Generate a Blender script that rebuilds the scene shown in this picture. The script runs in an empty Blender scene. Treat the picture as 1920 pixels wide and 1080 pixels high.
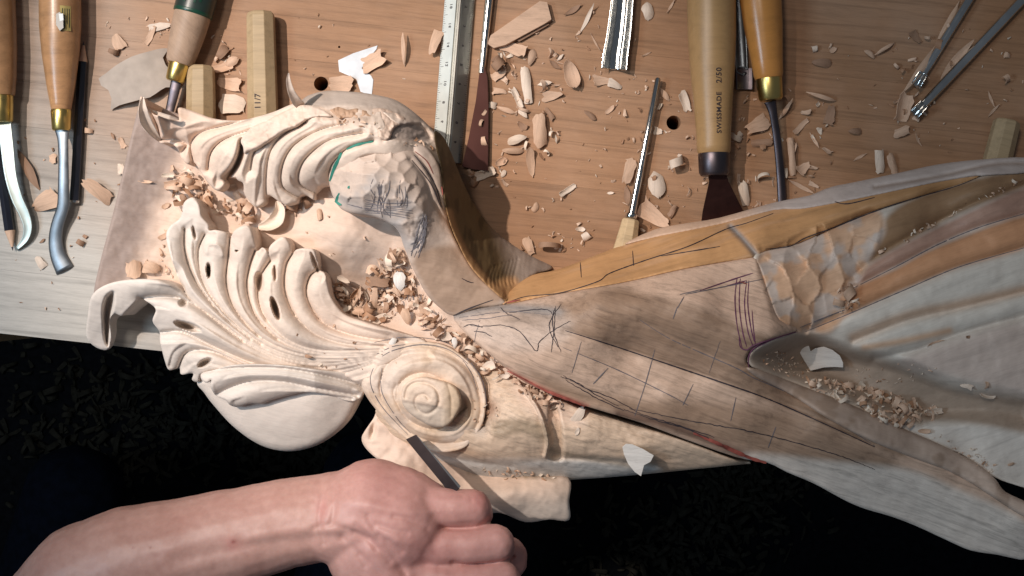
import bpy, bmesh, math, random
import numpy as np
from mathutils import Vector, Matrix, Euler
from mathutils.geometry import delaunay_2d_cdt

S = 0.00033          # metres per unit (one unit is about a third of a millimetre)
H = 2500.0           # camera height over the bench top, in units
scene = bpy.context.scene
C = scene.collection
rnd = random.Random(7)

# ------------------------------------------------------------------ camera, light, exposure
cam_d = bpy.data.cameras.new('camera'); cam = bpy.data.objects.new('camera', cam_d); C.objects.link(cam)
cam.location = (0, 0, H*S); cam.rotation_euler = (0, 0, 0)
cam_d.sensor_width = 36.0; cam_d.lens = 36.0*H/1920.0
cam_d.clip_start = 0.01; cam_d.clip_end = 20
scene.camera = cam

def W(x, y, z=0.0):
    """point seen at picture position x, y when it lies z units above the bench top"""
    k = (H-z)/H*S
    return Vector(((x-960)*k, -(y-540)*k, z*S))

world = bpy.data.worlds.new("World"); scene.world = world; world.use_nodes = True
bg = world.node_tree.nodes['Background']; bg.inputs[0].default_value = (0.74, 0.84, 1.0, 1); bg.inputs[1].default_value = 0.105

def aim(o, loc, tgt):
    o.location = loc
    o.rotation_euler = (tgt-loc).to_track_quat('-Z', 'Y').to_euler()
def spot(name, loc, tgt, watts, col, size_deg, blend, radius):
    d = bpy.data.lights.new(name, 'SPOT'); o = bpy.data.objects.new(name, d); C.objects.link(o)
    d.energy = watts; d.color = col; d.spot_size = math.radians(size_deg); d.spot_blend = blend; d.shadow_soft_size = radius
    aim(o, loc, tgt); return o
# warm work lamp up and to the left, cool window light from the left and below
spot('work_lamp', W(-1500, -900, 0)*1.0+Vector((0,0,4300*S)), W(600, 395, 100), 120, (1.0, 0.865, 0.77), 20.5, 1.0, 0.013)
def area(name, loc, tgt, watts, col, size):
    d = bpy.data.lights.new(name, 'AREA'); o = bpy.data.objects.new(name, d); C.objects.link(o)
    d.energy = watts; d.color = col; d.shape = 'DISK'; d.size = size
    aim(o, loc, tgt); return o
area('window_light', Vector((-0.85, 0.0, 0.9)), W(200, 500, 0), 4.6, (0.62, 0.82, 1.0), 0.30)
area('room_light', Vector((-0.45, 0.55, 1.75)), W(1200, 560, 0), 6.4, (1.0, 0.90, 0.80), 0.30)

scene.view_settings.view_transform = 'Standard'; scene.view_settings.look = 'None'
scene.view_settings.exposure = 0.0; scene.view_settings.gamma = 1.0
scene.cycles.max_bounces = 6

# ------------------------------------------------------------------ materials
def new_mat(name):
    m = bpy.data.materials.new(name); m.use_nodes = True
    nt = m.node_tree; return m, nt, nt.nodes['Principled BSDF']
def N(nt, t, **kw):
    n = nt.nodes.new(t)
    for k, v in kw.items():
        if k in n.inputs.keys(): n.inputs[k].default_value = v
        else: setattr(n, k, v)
    return n
def mix(nt, fac, a, b, mode='MIX'):
    n = nt.nodes.new('ShaderNodeMix'); n.data_type = 'RGBA'; n.blend_type = mode
    for s, v in ((0, fac), (6, a), (7, b)):
        if hasattr(v, 'is_linked'): nt.links.new(v, n.inputs[s])
        else: n.inputs[s].default_value = v if s == 0 else (*v, 1) if len(v) == 3 else v
    return n.outputs[2]
def ramp(nt, src, stops):
    n = nt.nodes.new('ShaderNodeValToRGB'); cr = n.color_ramp
    while len(cr.elements) < len(stops): cr.elements.new(0.5)
    for e, (p, c) in zip(cr.elements, stops):
        e.position = p; e.color = (c, c, c, 1) if isinstance(c, (int, float)) else (*c, 1)
    nt.links.new(src, n.inputs[0]); return n.outputs[0]

def wood_mat(name, base=None, ang=-6.3, grain=1.0, rough=0.62, stretch=14, scale=60, bump=0.25, dark=0.72, light=1.12, attr=False, spec=0.25, chisel=False, worn=False, blotch=0.18):
    """procedural wood: stretched grain, fine pores, optional colour attribute from the carved block"""
    m, nt, p = new_mat(name)
    tc = N(nt, 'ShaderNodeTexCoord'); mp = N(nt, 'ShaderNodeMapping')
    mp.inputs['Rotation'].default_value = (0, 0, math.radians(-ang)); nt.links.new(tc.outputs['Object'], mp.inputs[0])
    mp2 = N(nt, 'ShaderNodeMapping'); mp2.inputs['Scale'].default_value = (1, stretch, stretch); nt.links.new(mp.outputs[0], mp2.inputs[0])
    n1 = N(nt, 'ShaderNodeTexNoise', Scale=scale*0.25, Detail=6.0, Roughness=0.65, Distortion=0.6); nt.links.new(mp2.outputs[0], n1.inputs['Vector'])
    n2 = N(nt, 'ShaderNodeTexNoise', Scale=scale*2.0, Detail=4.0, Roughness=0.7); nt.links.new(mp2.outputs[0], n2.inputs['Vector'])
    n3 = N(nt, 'ShaderNodeTexNoise', Scale=9.0, Detail=5.0, Roughness=0.6); nt.links.new(tc.outputs['Object'], n3.inputs['Vector'])
    g = ramp(nt, n1.outputs[0], [(0.3, 1-(1-dark)*grain), (0.5, 1.0), (0.72, 1+(light-1)*grain)])
    g2 = ramp(nt, n2.outputs[0], [(0.3, 1-0.16*grain), (0.55, 1.0)])
    g3 = ramp(nt, n3.outputs[0], [(0.3, 1-blotch*grain), (0.6, 1.03)])
    if attr:
        a = N(nt, 'ShaderNodeAttribute', attribute_name='tone'); col = a.outputs['Color']
    else:
        rgb = N(nt, 'ShaderNodeRGB'); rgb.outputs[0].default_value = (*base, 1); col = rgb.outputs[0]
        oi = N(nt, 'ShaderNodeObjectInfo'); r = ramp(nt, oi.outputs['Random'], [(0.0, 0.86), (1.0, 1.1)])
        col = mix(nt, 1.0, col, r, 'MULTIPLY')
    if worn:   # the front left of the bench is scrubbed paler, and some boards run redder
        gr = N(nt, 'ShaderNodeTexGradient'); mg = N(nt, 'ShaderNodeMapping'); mg.vector_type = 'POINT'
        mg.inputs['Rotation'].default_value = (0, 0, math.radians(-38)); mg.inputs['Scale'].default_value = (-4.2, -4.2, 1); mg.inputs['Location'].default_value = (-0.30, 0, 0)
        nt.links.new(tc.outputs['Object'], mg.inputs[0]); nt.links.new(mg.outputs[0], gr.inputs[0])
        ad = N(nt, 'ShaderNodeMath', operation='MULTIPLY_ADD'); nt.links.new(n3.outputs[0], ad.inputs[0]); ad.inputs[1].default_value = 0.35; nt.links.new(gr.outputs[0], ad.inputs[2])
        wr_ = ramp(nt, ad.outputs[0], [(0.15, 0.0), (0.75, 1.0)])
        col = mix(nt, wr_, col, (0.45, 0.425, 0.385, 1))
    col = mix(nt, 1.0, col, g, 'MULTIPLY'); col = mix(nt, 1.0, col, g2, 'MULTIPLY'); col = mix(nt, 1.0, col, g3, 'MULTIPLY')
    nt.links.new(col, p.inputs['Base Color'])
    p.inputs['Roughness'].default_value = rough; p.inputs['Specular IOR Level'].default_value = spec
    b = N(nt, 'ShaderNodeBump', Strength=bump, Distance=0.0006); nt.links.new(n2.outputs[0], b.inputs['Height'])
    last = b
    if chisel:
        v = N(nt, 'ShaderNodeTexNoise', Scale=70.0, Detail=3.0, Roughness=0.55); nt.links.new(tc.outputs['Object'], v.inputs['Vector'])
        b2 = N(nt, 'ShaderNodeBump', Strength=0.35, Distance=0.0016); nt.links.new(v.outputs[0], b2.inputs['Height'])
        nt.links.new(b.outputs[0], b2.inputs['Normal']); last = b2
    nt.links.new(last.outputs[0], p.inputs['Normal'])
    return m
def metal_mat(name, col, rough, scr=0.3, metallic=1.0):
    m, nt, p = new_mat(name)
    tc = N(nt, 'ShaderNodeTexCoord')
    n1 = N(nt, 'ShaderNodeTexNoise', Scale=180.0, Detail=5.0, Roughness=0.7); nt.links.new(tc.outputs['Object'], n1.inputs['Vector'])
    n2 = N(nt, 'ShaderNodeTexNoise', Scale=30.0, Detail=4.0); nt.links.new(tc.outputs['Object'], n2.inputs['Vector'])
    r = N(nt, 'ShaderNodeMapRange'); r.inputs['To Min'].default_value = max(0.03, rough-0.12); r.inputs['To Max'].default_value = rough+0.15
    nt.links.new(n1.outputs[0], r.inputs[0]); nt.links.new(r.outputs[0], p.inputs['Roughness'])
    c = mix(nt, 1.0, (*col, 1), ramp(nt, n2.outputs[0], [(0.3, 0.7), (0.65, 1.1)]), 'MULTIPLY'); nt.links.new(c, p.inputs['Base Color'])
    p.inputs['Metallic'].default_value = metallic
    return m
def plain_mat(name, col, rough=0.6, spec=0.4, var=0.15):
    m, nt, p = new_mat(name)
    tc = N(nt, 'ShaderNodeTexCoord'); n1 = N(nt, 'ShaderNodeTexNoise', Scale=120.0, Detail=4.0); nt.links.new(tc.outputs['Object'], n1.inputs['Vector'])
    c = mix(nt, 1.0, (*col, 1), ramp(nt, n1.outputs[0], [(0.3, 1-var), (0.7, 1+var*0.5)]), 'MULTIPLY'); nt.links.new(c, p.inputs['Base Color'])
    p.inputs['Roughness'].default_value = rough; p.inputs['Specular IOR Level'].default_value = spec
    return m

M = {}
M['carved'] = wood_mat('carved_basswood', ang=-12, attr=True, grain=0.5, bump=0.22, rough=0.6, chisel=True, stretch=9)
M['aged'] = wood_mat('handled_basswood', ang=-20, attr=True, grain=1.25, bump=0.3, rough=0.5, chisel=False, stretch=18, scale=90, spec=0.35, blotch=0.06)
M['wing_wood'] = wood_mat('sanded_wing_wood', ang=20, attr=True, grain=0.6, bump=0.12, rough=0.5, stretch=12, scale=70, spec=0.3)
M['bench'] = wood_mat('bench_maple', base=(0.385, 0.212, 0.116), ang=-6.3, grain=1.0, bump=0.25, rough=0.5, stretch=22, scale=46, dark=0.70, light=1.12, worn=True)
M['chip'] = wood_mat('fresh_shaving', base=(0.66, 0.45, 0.32), grain=0.9, bump=0.3, rough=0.65, stretch=7, scale=110)
M['chip_pale'] = wood_mat('pale_shaving', base=(0.76, 0.63, 0.52), grain=0.7, bump=0.25, rough=0.65, stretch=8, scale=120)
M['chip_brown'] = wood_mat('brown_shaving', base=(0.34, 0.21, 0.14), grain=0.6, bump=0.25, rough=0.7, stretch=8, scale=120)
M['ash'] = wood_mat('ash_handle', base=(0.50, 0.37, 0.22), ang=90, grain=0.8, bump=0.1, rough=0.5, stretch=20, scale=60)
M['handle_tan'] = wood_mat('waxed_handle', base=(0.46, 0.25, 0.12), ang=90, blotch=0.4, grain=0.9, bump=0.05, rough=0.30, stretch=12, scale=40, spec=0.5)
M['handle_orange'] = wood_mat('varnished_handle', base=(0.60, 0.27, 0.07), ang=90, grain=0.5, bump=0.03, rough=0.28, stretch=12, scale=40, spec=0.5)
M['handle_olive'] = wood_mat('oiled_handle', base=(0.44, 0.27, 0.12), ang=90, grain=0.5, bump=0.05, rough=0.38, stretch=12, scale=50, spec=0.45)
M['handle_grey'] = wood_mat('worn_handle', base=(0.40, 0.28, 0.20), ang=60, grain=0.8, bump=0.15, rough=0.5, stretch=10, scale=50)
M['brass'] = metal_mat('brass', (0.62, 0.46, 0.16), 0.3)
M['steel'] = metal_mat('tool_steel', (0.30, 0.33, 0.36), 0.42)
M['satin'] = metal_mat('satin_steel', (0.66, 0.72, 0.66), 0.45)
M['steel_dark'] = metal_mat('dark_steel', (0.13, 0.11, 0.12), 0.38)
M['chrome'] = metal_mat('polished_steel', (0.66, 0.66, 0.64), 0.10)
M['rust'] = metal_mat('maroon_blade', (0.07, 0.032, 0.028), 0.42)
M['black'] = plain_mat('black_lacquer', (0.012, 0.014, 0.022), 0.3, 0.5)
M['graphite'] = plain_mat('graphite', (0.05, 0.05, 0.06), 0.5)
M['ink'] = plain_mat('ink', (0.04, 0.033, 0.04), 0.6, 0.2)
M['pencil_line'] = plain_mat('pencil_line', (0.15, 0.14, 0.155), 0.6, 0.2)
M['purple'] = plain_mat('purple_pencil', (0.14, 0.05, 0.10), 0.6, 0.2)
M['red'] = plain_mat('red_crayon', (0.33, 0.09, 0.07), 0.6, 0.2, 0.7)
M['green'] = plain_mat('green_marker', (0.04, 0.22, 0.17), 0.6, 0.2, 0.3)
M['flake'] = wood_mat('white_flake', base=(0.80, 0.77, 0.73), grain=0.7, bump=0.5, rough=0.7, stretch=9, scale=90)
M['shaving_grey'] = plain_mat('translucent_grey_shaving', (0.42, 0.36, 0.31), 0.7, 0.2)
M['paper'] = plain_mat('white_paper', (0.72, 0.76, 0.80), 0.7)
M['ruler_white'] = plain_mat('ruler_white', (0.62, 0.68, 0.66), 0.35, 0.5, 0.08)
M['ruler_grey'] = metal_mat('ruler_aluminium', (0.36, 0.36, 0.33), 0.4)
M['gold'] = plain_mat('gold_sticker', (0.42, 0.33, 0.12), 0.4, 0.5, 0.3)
M['label_dark'] = plain_mat('label_dark', (0.02, 0.035, 0.03), 0.35, 0.5)
M['label_green'] = plain_mat('label_green', (0.008, 0.05, 0.03), 0.35, 0.5)
M['label_white'] = plain_mat('label_white', (0.6, 0.65, 0.65), 0.4)
M['floor'] = plain_mat('dark_floor', (0.004, 0.0045, 0.006), 0.9, 0.05, 0.5)
M['floor_chip'] = plain_mat('floor_shaving', (0.017, 0.016, 0.012), 0.8, 0.1, 0.5)
M['cloth'] = plain_mat('navy_cloth', (0.0018, 0.003, 0.007), 0.9, 0.05, 0.4)
M['dowel_hole'] = plain_mat('hole_wall', (0.05, 0.03, 0.02), 0.9, 0.1)

# ------------------------------------------------------------------ object helpers
def tag(o, label=None, cat=None, group=None, kind=None):
    if label: o['label'] = label
    if cat: o['category'] = cat
    if group: o['group'] = group
    if kind: o['kind'] = kind
    return o
def empty(name, loc=(0, 0, 0), rz=0.0):
    o = bpy.data.objects.new(name, None); C.objects.link(o); o.location = loc; o.rotation_euler = (0, 0, rz)
    o.empty_display_size = 0.02; return o
def link(name, me, m, parent=None, abs_coords=False):
    o = bpy.data.objects.new(name, me); C.objects.link(o)
    if m is not None and len(me.materials) == 0: me.materials.append(m)
    if parent is not None:
        o.parent = parent
        if abs_coords: o.matrix_parent_inverse = Matrix.LocRotScale(parent.location, parent.rotation_euler, None).inverted()
    return o
def np_mesh(name, V, F, smooth=True, tone=None, sharp_from=None):
    """V (n,3), F (m,4) or list of index tuples"""
    me = bpy.data.meshes.new(name)
    if isinstance(F, np.ndarray):
        me.vertices.add(len(V)); me.vertices.foreach_set('co', np.asarray(V, np.float32).ravel())
        nf, k = F.shape
        me.loops.add(nf*k); me.loops.foreach_set('vertex_index', F.astype(np.int32).ravel())
        me.polygons.add(nf); me.polygons.foreach_set('loop_start', np.arange(0, nf*k, k, dtype=np.int32))
        me.polygons.foreach_set('loop_total', np.full(nf, k, np.int32))
    else:
        me.from_pydata([tuple(v) for v in V], [], F)
    me.polygons.foreach_set('use_smooth', np.full(len(me.polygons), smooth))
    me.update(calc_edges=True)
    if tone is not None:
        a = me.color_attributes.new('tone', 'FLOAT_COLOR', 'POINT')
        c = np.ones((len(V), 4), np.float32); c[:, :3] = tone; a.data.foreach_set('color', c.ravel())
    return me
def bm_mesh(name, bm, smooth=False):
    me = bpy.data.meshes.new(name); bm.normal_update(); bm.to_mesh(me); bm.free()
    if smooth: me.polygons.foreach_set('use_smooth', np.full(len(me.polygons), True))
    return me

# ------------------------------------------------------------------ sculpting helpers (numpy)
def spline(pts, n=5, closed=False):
    P = [np.array(p, float) for p in pts]
    out = []; m = len(P)
    for i in range(m if closed else m-1):
        if closed: a, b, c, d = P[(i-1) % m], P[i], P[(i+1) % m], P[(i+2) % m]
        else: a, b, c, d = P[max(i-1, 0)], P[i], P[i+1], P[min(i+2, m-1)]
        for k in range(n):
            t = k/n
            out.append(0.5*((2*b)+(c-a)*t+(2*a-5*b+4*c-d)*t*t+(3*b-a-3*c+d)*t**3))
    if not closed: out.append(P[-1])
    return np.array(out)
def seg_dist(X, Y, poly, closed=False):
    """distance to a polyline, nearest point, parameter along it"""
    best = np.full(X.shape, 1e18); nx = np.zeros_like(X); ny = np.zeros_like(X); tt = np.zeros_like(X)
    m = len(poly)
    for i in range(m if closed else m-1):
        ax, ay = poly[i][:2]; bx, by = poly[(i+1) % m][:2]
        dx, dy = bx-ax, by-ay; L = dx*dx+dy*dy+1e-9
        t = np.clip(((X-ax)*dx+(Y-ay)*dy)/L, 0, 1)
        px = ax+t*dx; py = ay+t*dy; d = (X-px)**2+(Y-py)**2
        k = d < best
        best = np.where(k, d, best); nx = np.where(k, px, nx); ny = np.where(k, py, ny); tt = np.where(k, (i+t)/m, tt)
    return np.sqrt(best), nx, ny, tt
def inside(X, Y, poly):
    r = np.zeros(X.shape, bool); m = len(poly); j = m-1
    for i in range(m):
        xi, yi = poly[i][:2]; xj, yj = poly[j][:2]
        if yi != yj:
            r ^= ((yi > Y) != (yj > Y)) & (X < (xj-xi)*(Y-yi)/(yj-yi)+xi)
        j = i
    return r
def sdf(X, Y, poly):
    d, nx, ny, _ = seg_dist(X, Y, poly, True)
    return np.where(inside(X, Y, poly), d, -d), nx, ny
def sstep(a, b, x):
    t = np.clip((x-a)/(b-a), 0, 1); return t*t*(3-2*t)
class TPS:
    def __init__(s, pts, smooth=0.0):
        P = np.array(pts, float); s.x, s.y = P[:, 0]/100, P[:, 1]/100; n = len(P)
        r2 = (s.x[:, None]-s.x)**2+(s.y[:, None]-s.y)**2
        K = 0.5*r2*np.log(r2+1e-9)+np.eye(n)*smooth
        A = np.zeros((n+3, n+3)); A[:n, :n] = K; A[:n, n] = 1; A[:n, n+1] = s.x; A[:n, n+2] = s.y; A[n:, :n] = A[:n, n:].T
        s.w = np.linalg.solve(A, np.concatenate([P[:, 2], [0, 0, 0]])); s.n = n
    def __call__(s, X, Y):
        x, y = X/100, Y/100; out = s.w[s.n]+s.w[s.n+1]*x+s.w[s.n+2]*y
        for i in range(s.n):
            r2 = (x-s.x[i])**2+(y-s.y[i])**2; out = out+s.w[i]*0.5*r2*np.log(r2+1e-9)
        return out
def vnoise(X, Y, scale, seed=0):
    x, y = X/scale+seed*17.3, Y/scale+seed*9.1
    xi, yi = np.floor(x).astype(int), np.floor(y).astype(int); fx, fy = x-xi, y-yi
    fx, fy = fx*fx*(3-2*fx), fy*fy*(3-2*fy)
    def h(i, j):
        n = (i*374761393+j*668265263+seed*1442695041) & 0x7fffffff
        n = ((n ^ (n >> 13))*1274126177) & 0x7fffffff
        return ((n ^ (n >> 16)) & 0xffff)/65535.0
    return (h(xi, yi)*(1-fx)+h(xi+1, yi)*fx)*(1-fy)+(h(xi, yi+1)*(1-fx)+h(xi+1, yi+1)*fx)*fy-0.5
def streak(X, Y, ang, ln, wd, seed=0):
    a = math.radians(ang); u = X*math.cos(a)+Y*math.sin(a); v = -X*math.sin(a)+Y*math.cos(a)
    return vnoise(u/ln, v/wd, 1.0, seed)+0.5*vnoise(u/ln*2.1, v/wd*2.1, 1.0, seed+3)
def fbm(X, Y, scale, seed=0, oct=3):
    return sum(vnoise(X, Y, scale/2**k, seed+k)/2**k for k in range(oct))
def rv(X, Y, valleys, ridges, A, ref=22.0, p=0.75):
    """flutes: 0 on the valley lines, A on the ridge lines; shallow where they run together"""
    dv = np.full(X.shape, 1e9); dr = np.full(X.shape, 1e9)
    for l in valleys: dv = np.minimum(dv, seg_dist(X, Y, spline(l, 4))[0])
    for l in ridges: dr = np.minimum(dr, seg_dist(X, Y, spline(l, 4))[0])
    w = dv/(dv+dr+1e-6)
    return A*np.sin(np.pi/2*w)**p*np.minimum(1, (dv+dr)/ref)
def groove(X, Y, lines, depth, width):
    out = np.zeros(X.shape)
    for l in lines:
        d = seg_dist(X, Y, spline(l, 4))[0]; out = np.maximum(out, depth*np.exp(-(d/width)**1.5))
    return out
def cells(X, Y, seeds, k):
    """gouge cuts: hollow dishes that meet in ridges"""
    f = np.full(X.shape, 1e18)
    for sx, sy in seeds: f = np.minimum(f, (X-sx)**2+(Y-sy)**2)
    return f*k
def dent(X, Y, x, y, rx, ry, a, depth):
    c, s_ = math.cos(math.radians(a)), math.sin(math.radians(a))
    u = ((X-x)*c+(Y-y)*s_)/rx; v = (-(X-x)*s_+(Y-y)*c)/ry
    return depth*np.clip(1-(u*u+v*v), 0, 1)**0.8

LAYERS = {}
def layer(name, poly, hf, cf, step=2.4, zb=0.0, edge=6.0, parent=None, label=None, n=5, m='carved', thick=None, key=None, closed_spline=True):
    P = spline(poly, n, True) if closed_spline else np.array(poly, float)
    x0, y0 = P.min(0)-step*1.5; x1, y1 = P.max(0)+step*1.5
    xs = np.arange(x0, x1+step, step); ys = np.arange(y0, y1+step, step)
    X, Y = np.meshgrid(xs, ys); X = X.copy(); Y = Y.copy()
    d, nx, ny = sdf(X, Y, P)
    ins = d > 0.35*step
    cell = (ins[:-1, :-1].astype(int)+ins[1:, :-1]+ins[:-1, 1:]+ins[1:, 1:]) >= 1
    use = np.zeros(X.shape, bool)
    for a in (slice(None, -1), slice(1, None)):
        for b in (slice(None, -1), slice(1, None)):
            use[a, b] |= cell
    snap = use & ~ins
    X[snap] = nx[snap]; Y[snap] = ny[snap]; d = np.where(snap, 0, d)
    idx = -np.ones(X.shape, int); idx[use] = np.arange(use.sum())
    x, y, dd = X[use], Y[use], np.maximum(d[use], 0)
    z = hf(x, y)
    def roll(dd):
        t = np.clip(1-dd/edge, 0, 1); return edge*(1-np.sqrt(np.maximum(0, 1-t*t)))
    z = z-roll(dd)
    tone = cf(x, y, z) if callable(cf) else np.tile(np.array(cf, float), (len(x), 1))
    k = (H-z)/H*S
    top = np.stack([(x-960)*k, -(y-540)*k, z*S], 1)
    q = np.stack([idx[:-1, :-1], idx[1:, :-1], idx[1:, 1:], idx[:-1, 1:]], -1)[cell]
    # boundary edges
    e = np.concatenate([q[:, [0, 1]], q[:, [1, 2]], q[:, [2, 3]], q[:, [3, 0]]])
    key_ = np.minimum(e[:, 0], e[:, 1]).astype(np.int64)*len(x)+np.maximum(e[:, 0], e[:, 1])
    u, inv, cnt = np.unique(key_, return_inverse=True, return_counts=True)
    be = e[cnt[inv] == 1]
    zbot = (z-thick) if thick else np.minimum(zb, z-4)
    bot = top.copy(); bot[:, 2] = zbot*S
    nb = len(x)
    bv = np.unique(be); remap = -np.ones(nb, int); remap[bv] = np.arange(len(bv))
    V = np.concatenate([top, bot, top[bv], bot[bv]])
    F = np.concatenate([q, q[:, ::-1]+nb, np.stack([be[:, 1], be[:, 0], be[:, 0], be[:, 1]], 1)*0+np.stack([remap[be[:, 1]]+2*nb, remap[be[:, 0]]+2*nb, remap[be[:, 0]]+2*nb+len(bv), remap[be[:, 1]]+2*nb+len(bv)], 1)])
    T = np.concatenate([tone, tone, tone[bv], tone[bv]])
    me = np_mesh(name, V, F, True, T)
    o = link(name, me, M[m] if isinstance(m, str) else m, parent, True)
    if label: o['label'] = label
    def at(px, py):
        px = np.atleast_1d(np.array(px, float)); py = np.atleast_1d(np.array(py, float))
        dd = sdf(px, py, P)[0]
        return np.where(dd > -1.5, hf(px, py)-roll(np.maximum(dd, 0)), -1e9)
    LAYERS[key or name] = at
    return o
def top_z(x, y, keys=None):
    zz = np.full(np.shape(np.atleast_1d(x)), 0.0)
    for k, f in LAYERS.items():
        if keys is None or k in keys: zz = np.maximum(zz, f(x, y))
    return zz
def marks(name, lines, width, m, parent, keys=None, lift=0.7, label=None, wob=0.0):
    """drawn lines: thin ribbons of pencil or ink lying on the carved surface, joined as one part"""
    V, F = [], []
    for ln in lines:
        w = width
        if isinstance(ln, tuple): ln, w = ln
        p = spline(ln, 1 if len(ln) < 2 else 8)
        seg = np.hypot(*(p[1:]-p[:-1]).T).sum(); n = max(3, int(seg/5))
        t = np.linspace(0, len(p)-1, n); i = np.minimum(t.astype(int), len(p)-2); f = (t-i)[:, None]
        q = p[i]*(1-f)+p[i+1]*f
        if wob: q = q+np.array([[rnd.uniform(-wob, wob), rnd.uniform(-wob, wob)] for _ in q])
        tg = np.gradient(q, axis=0); tg /= np.maximum(np.hypot(tg[:, 0], tg[:, 1]), 1e-6)[:, None]
        nr = np.stack([-tg[:, 1], tg[:, 0]], 1)
        ww = w*0.5*(0.35+0.65*np.sin(np.pi*np.linspace(0.08, 0.92, n)))*np.array([rnd.uniform(0.75, 1.2) for _ in range(n)])
        a = q+nr*ww[:, None]; b = q-nr*ww[:, None]
        za = top_z(a[:, 0], a[:, 1], keys); zb_ = top_z(b[:, 0], b[:, 1], keys)
        zm = np.maximum(za, zb_)+lift
        k0 = len(V)
        for j in range(n):
            V.append(W(a[j, 0], a[j, 1], zm[j])); V.append(W(b[j, 0], b[j, 1], zm[j]))
            if j and (m in ('red', 'green', 'purple', 'ink') or rnd.random() > 0.03): F.append((k0+2*j-2, k0+2*j-1, k0+2*j+1, k0+2*j))
    me = np_mesh(name, V, F, True)
    o = link(name, me, M[m], parent, True); o['kind'] = 'stuff'
    if label: o['label'] = label
    return o

# ================================================================== the carved ornament
FRESH = np.array([0.74, 0.57, 0.46]); PALE = np.array([0.76, 0.63, 0.53]); WHITE = np.array([0.71, 0.635, 0.57]); COOL = np.array([0.76, 0.70, 0.63])
BROWN = np.array([0.31, 0.205, 0.14]); GREY = np.array([0.46, 0.40, 0.36]); SMUDGE = np.array([0.24, 0.235, 0.235])
ORANGE = np.array([0.60, 0.335, 0.155]); OLIVE = np.array([0.125, 0.082, 0.038]); PINK = np.array([0.60, 0.37, 0.28]); PEACH = np.array([0.68, 0.43, 0.27])
def flat(c): return lambda X, Y, Z: np.tile(c, (len(X), 1))
def lay(cols, X, Y):
    """cols: base colour then (colour, weight array)"""
    c = np.tile(cols[0], (len(X), 1))
    for col, w in cols[1:]:
        w = np.clip(w, 0, 1)[:, None]; c = c*(1-w)+np.array(col)*w
    return c
def reg(X, Y, poly, soft=20, n=4):
    return sstep(-soft, soft, sdf(X, Y, spline(poly, n, True))[0])
def near(X, Y, line, w):
    return np.exp(-(seg_dist(X, Y, spline(line, 4))[0]/w)**2)

carving = empty('wood_carving', W(620, 560, 0))
tag(carving, 'large unfinished pale wood carving of leaves, scroll and tapering wing lying across the bench', 'wood carving')
A_ = dict(parent=carving)

# ---- backing board behind the leaves, with the hollow where the chips gather
bk = TPS([(262, 200, 120), (225, 320, 118), (190, 470, 115), (160, 620, 105), (300, 300, 98), (270, 430, 96), (240, 540, 92), (360, 380, 84), (330, 480, 82),
          (450, 400, 78), (560, 420, 92), (640, 450, 104), (700, 430, 96), (600, 350, 96), (740, 480, 84), (690, 540, 62), (640, 560, 66), (740, 560, 62), (600, 620, 80),
          (780, 600, 88), (820, 620, 92), (860, 640, 88), (900, 690, 84), (950, 720, 84), (1020, 760, 84), (700, 640, 90), (500, 560, 80), (400, 600, 80), (1050, 780, 80)])
def bk_h(X, Y):
    h = bk(X, Y)+fbm(X, Y, 46, 3)*5+fbm(X, Y, 14, 5)*1.4
    h = h-22*np.exp(-(((X-700)/78)**2+((Y-560)/52)**2))
    return h+12*np.exp(-(((X-655)/55)**2+((Y-450)/45)**2))
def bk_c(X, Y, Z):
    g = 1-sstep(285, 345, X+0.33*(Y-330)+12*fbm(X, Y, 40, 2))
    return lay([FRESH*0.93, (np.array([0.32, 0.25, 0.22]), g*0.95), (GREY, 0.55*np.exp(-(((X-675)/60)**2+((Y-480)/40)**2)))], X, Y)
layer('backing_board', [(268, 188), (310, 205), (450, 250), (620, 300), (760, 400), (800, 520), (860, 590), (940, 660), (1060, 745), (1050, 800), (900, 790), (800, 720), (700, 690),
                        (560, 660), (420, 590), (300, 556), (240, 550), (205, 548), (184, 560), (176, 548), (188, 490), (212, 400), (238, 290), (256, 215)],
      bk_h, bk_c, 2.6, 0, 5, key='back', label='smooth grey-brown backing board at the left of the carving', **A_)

# ---- big left acanthus leaf
leaf_out = [(312, 450), (318, 425), (338, 408), (345, 380), (362, 370), (374, 385), (378, 405), (390, 420), (392, 432), (405, 431), (424, 436), (431, 446), (440, 432), (455, 423),
            (468, 425), (476, 445), (482, 470), (492, 464), (502, 474), (507, 490), (504, 466), (518, 450), (532, 444), (543, 456), (548, 474), (556, 468), (572, 465), (588, 468), (594, 482),
            (598, 505), (608, 512), (614, 530), (622, 558), (645, 588), (680, 602), (730, 618), (780, 632), (800, 645), (760, 665), (715, 690), (690, 715), (682, 722), (650, 708), (605, 694),
            (560, 688), (500, 690), (430, 690), (380, 700), (372, 716), (360, 712), (362, 700), (340, 702), (336, 690), (318, 694), (310, 680), (300, 640), (299, 622), (286, 602),
            (292, 580), (276, 566), (262, 560), (240, 580), (228, 592), (215, 588), (206, 600), (208, 640), (200, 656), (178, 650), (162, 630), (165, 590), (172, 555), (196, 535), (235, 525),
            (290, 524), (330, 538), (346, 546), (330, 510)]
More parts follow.
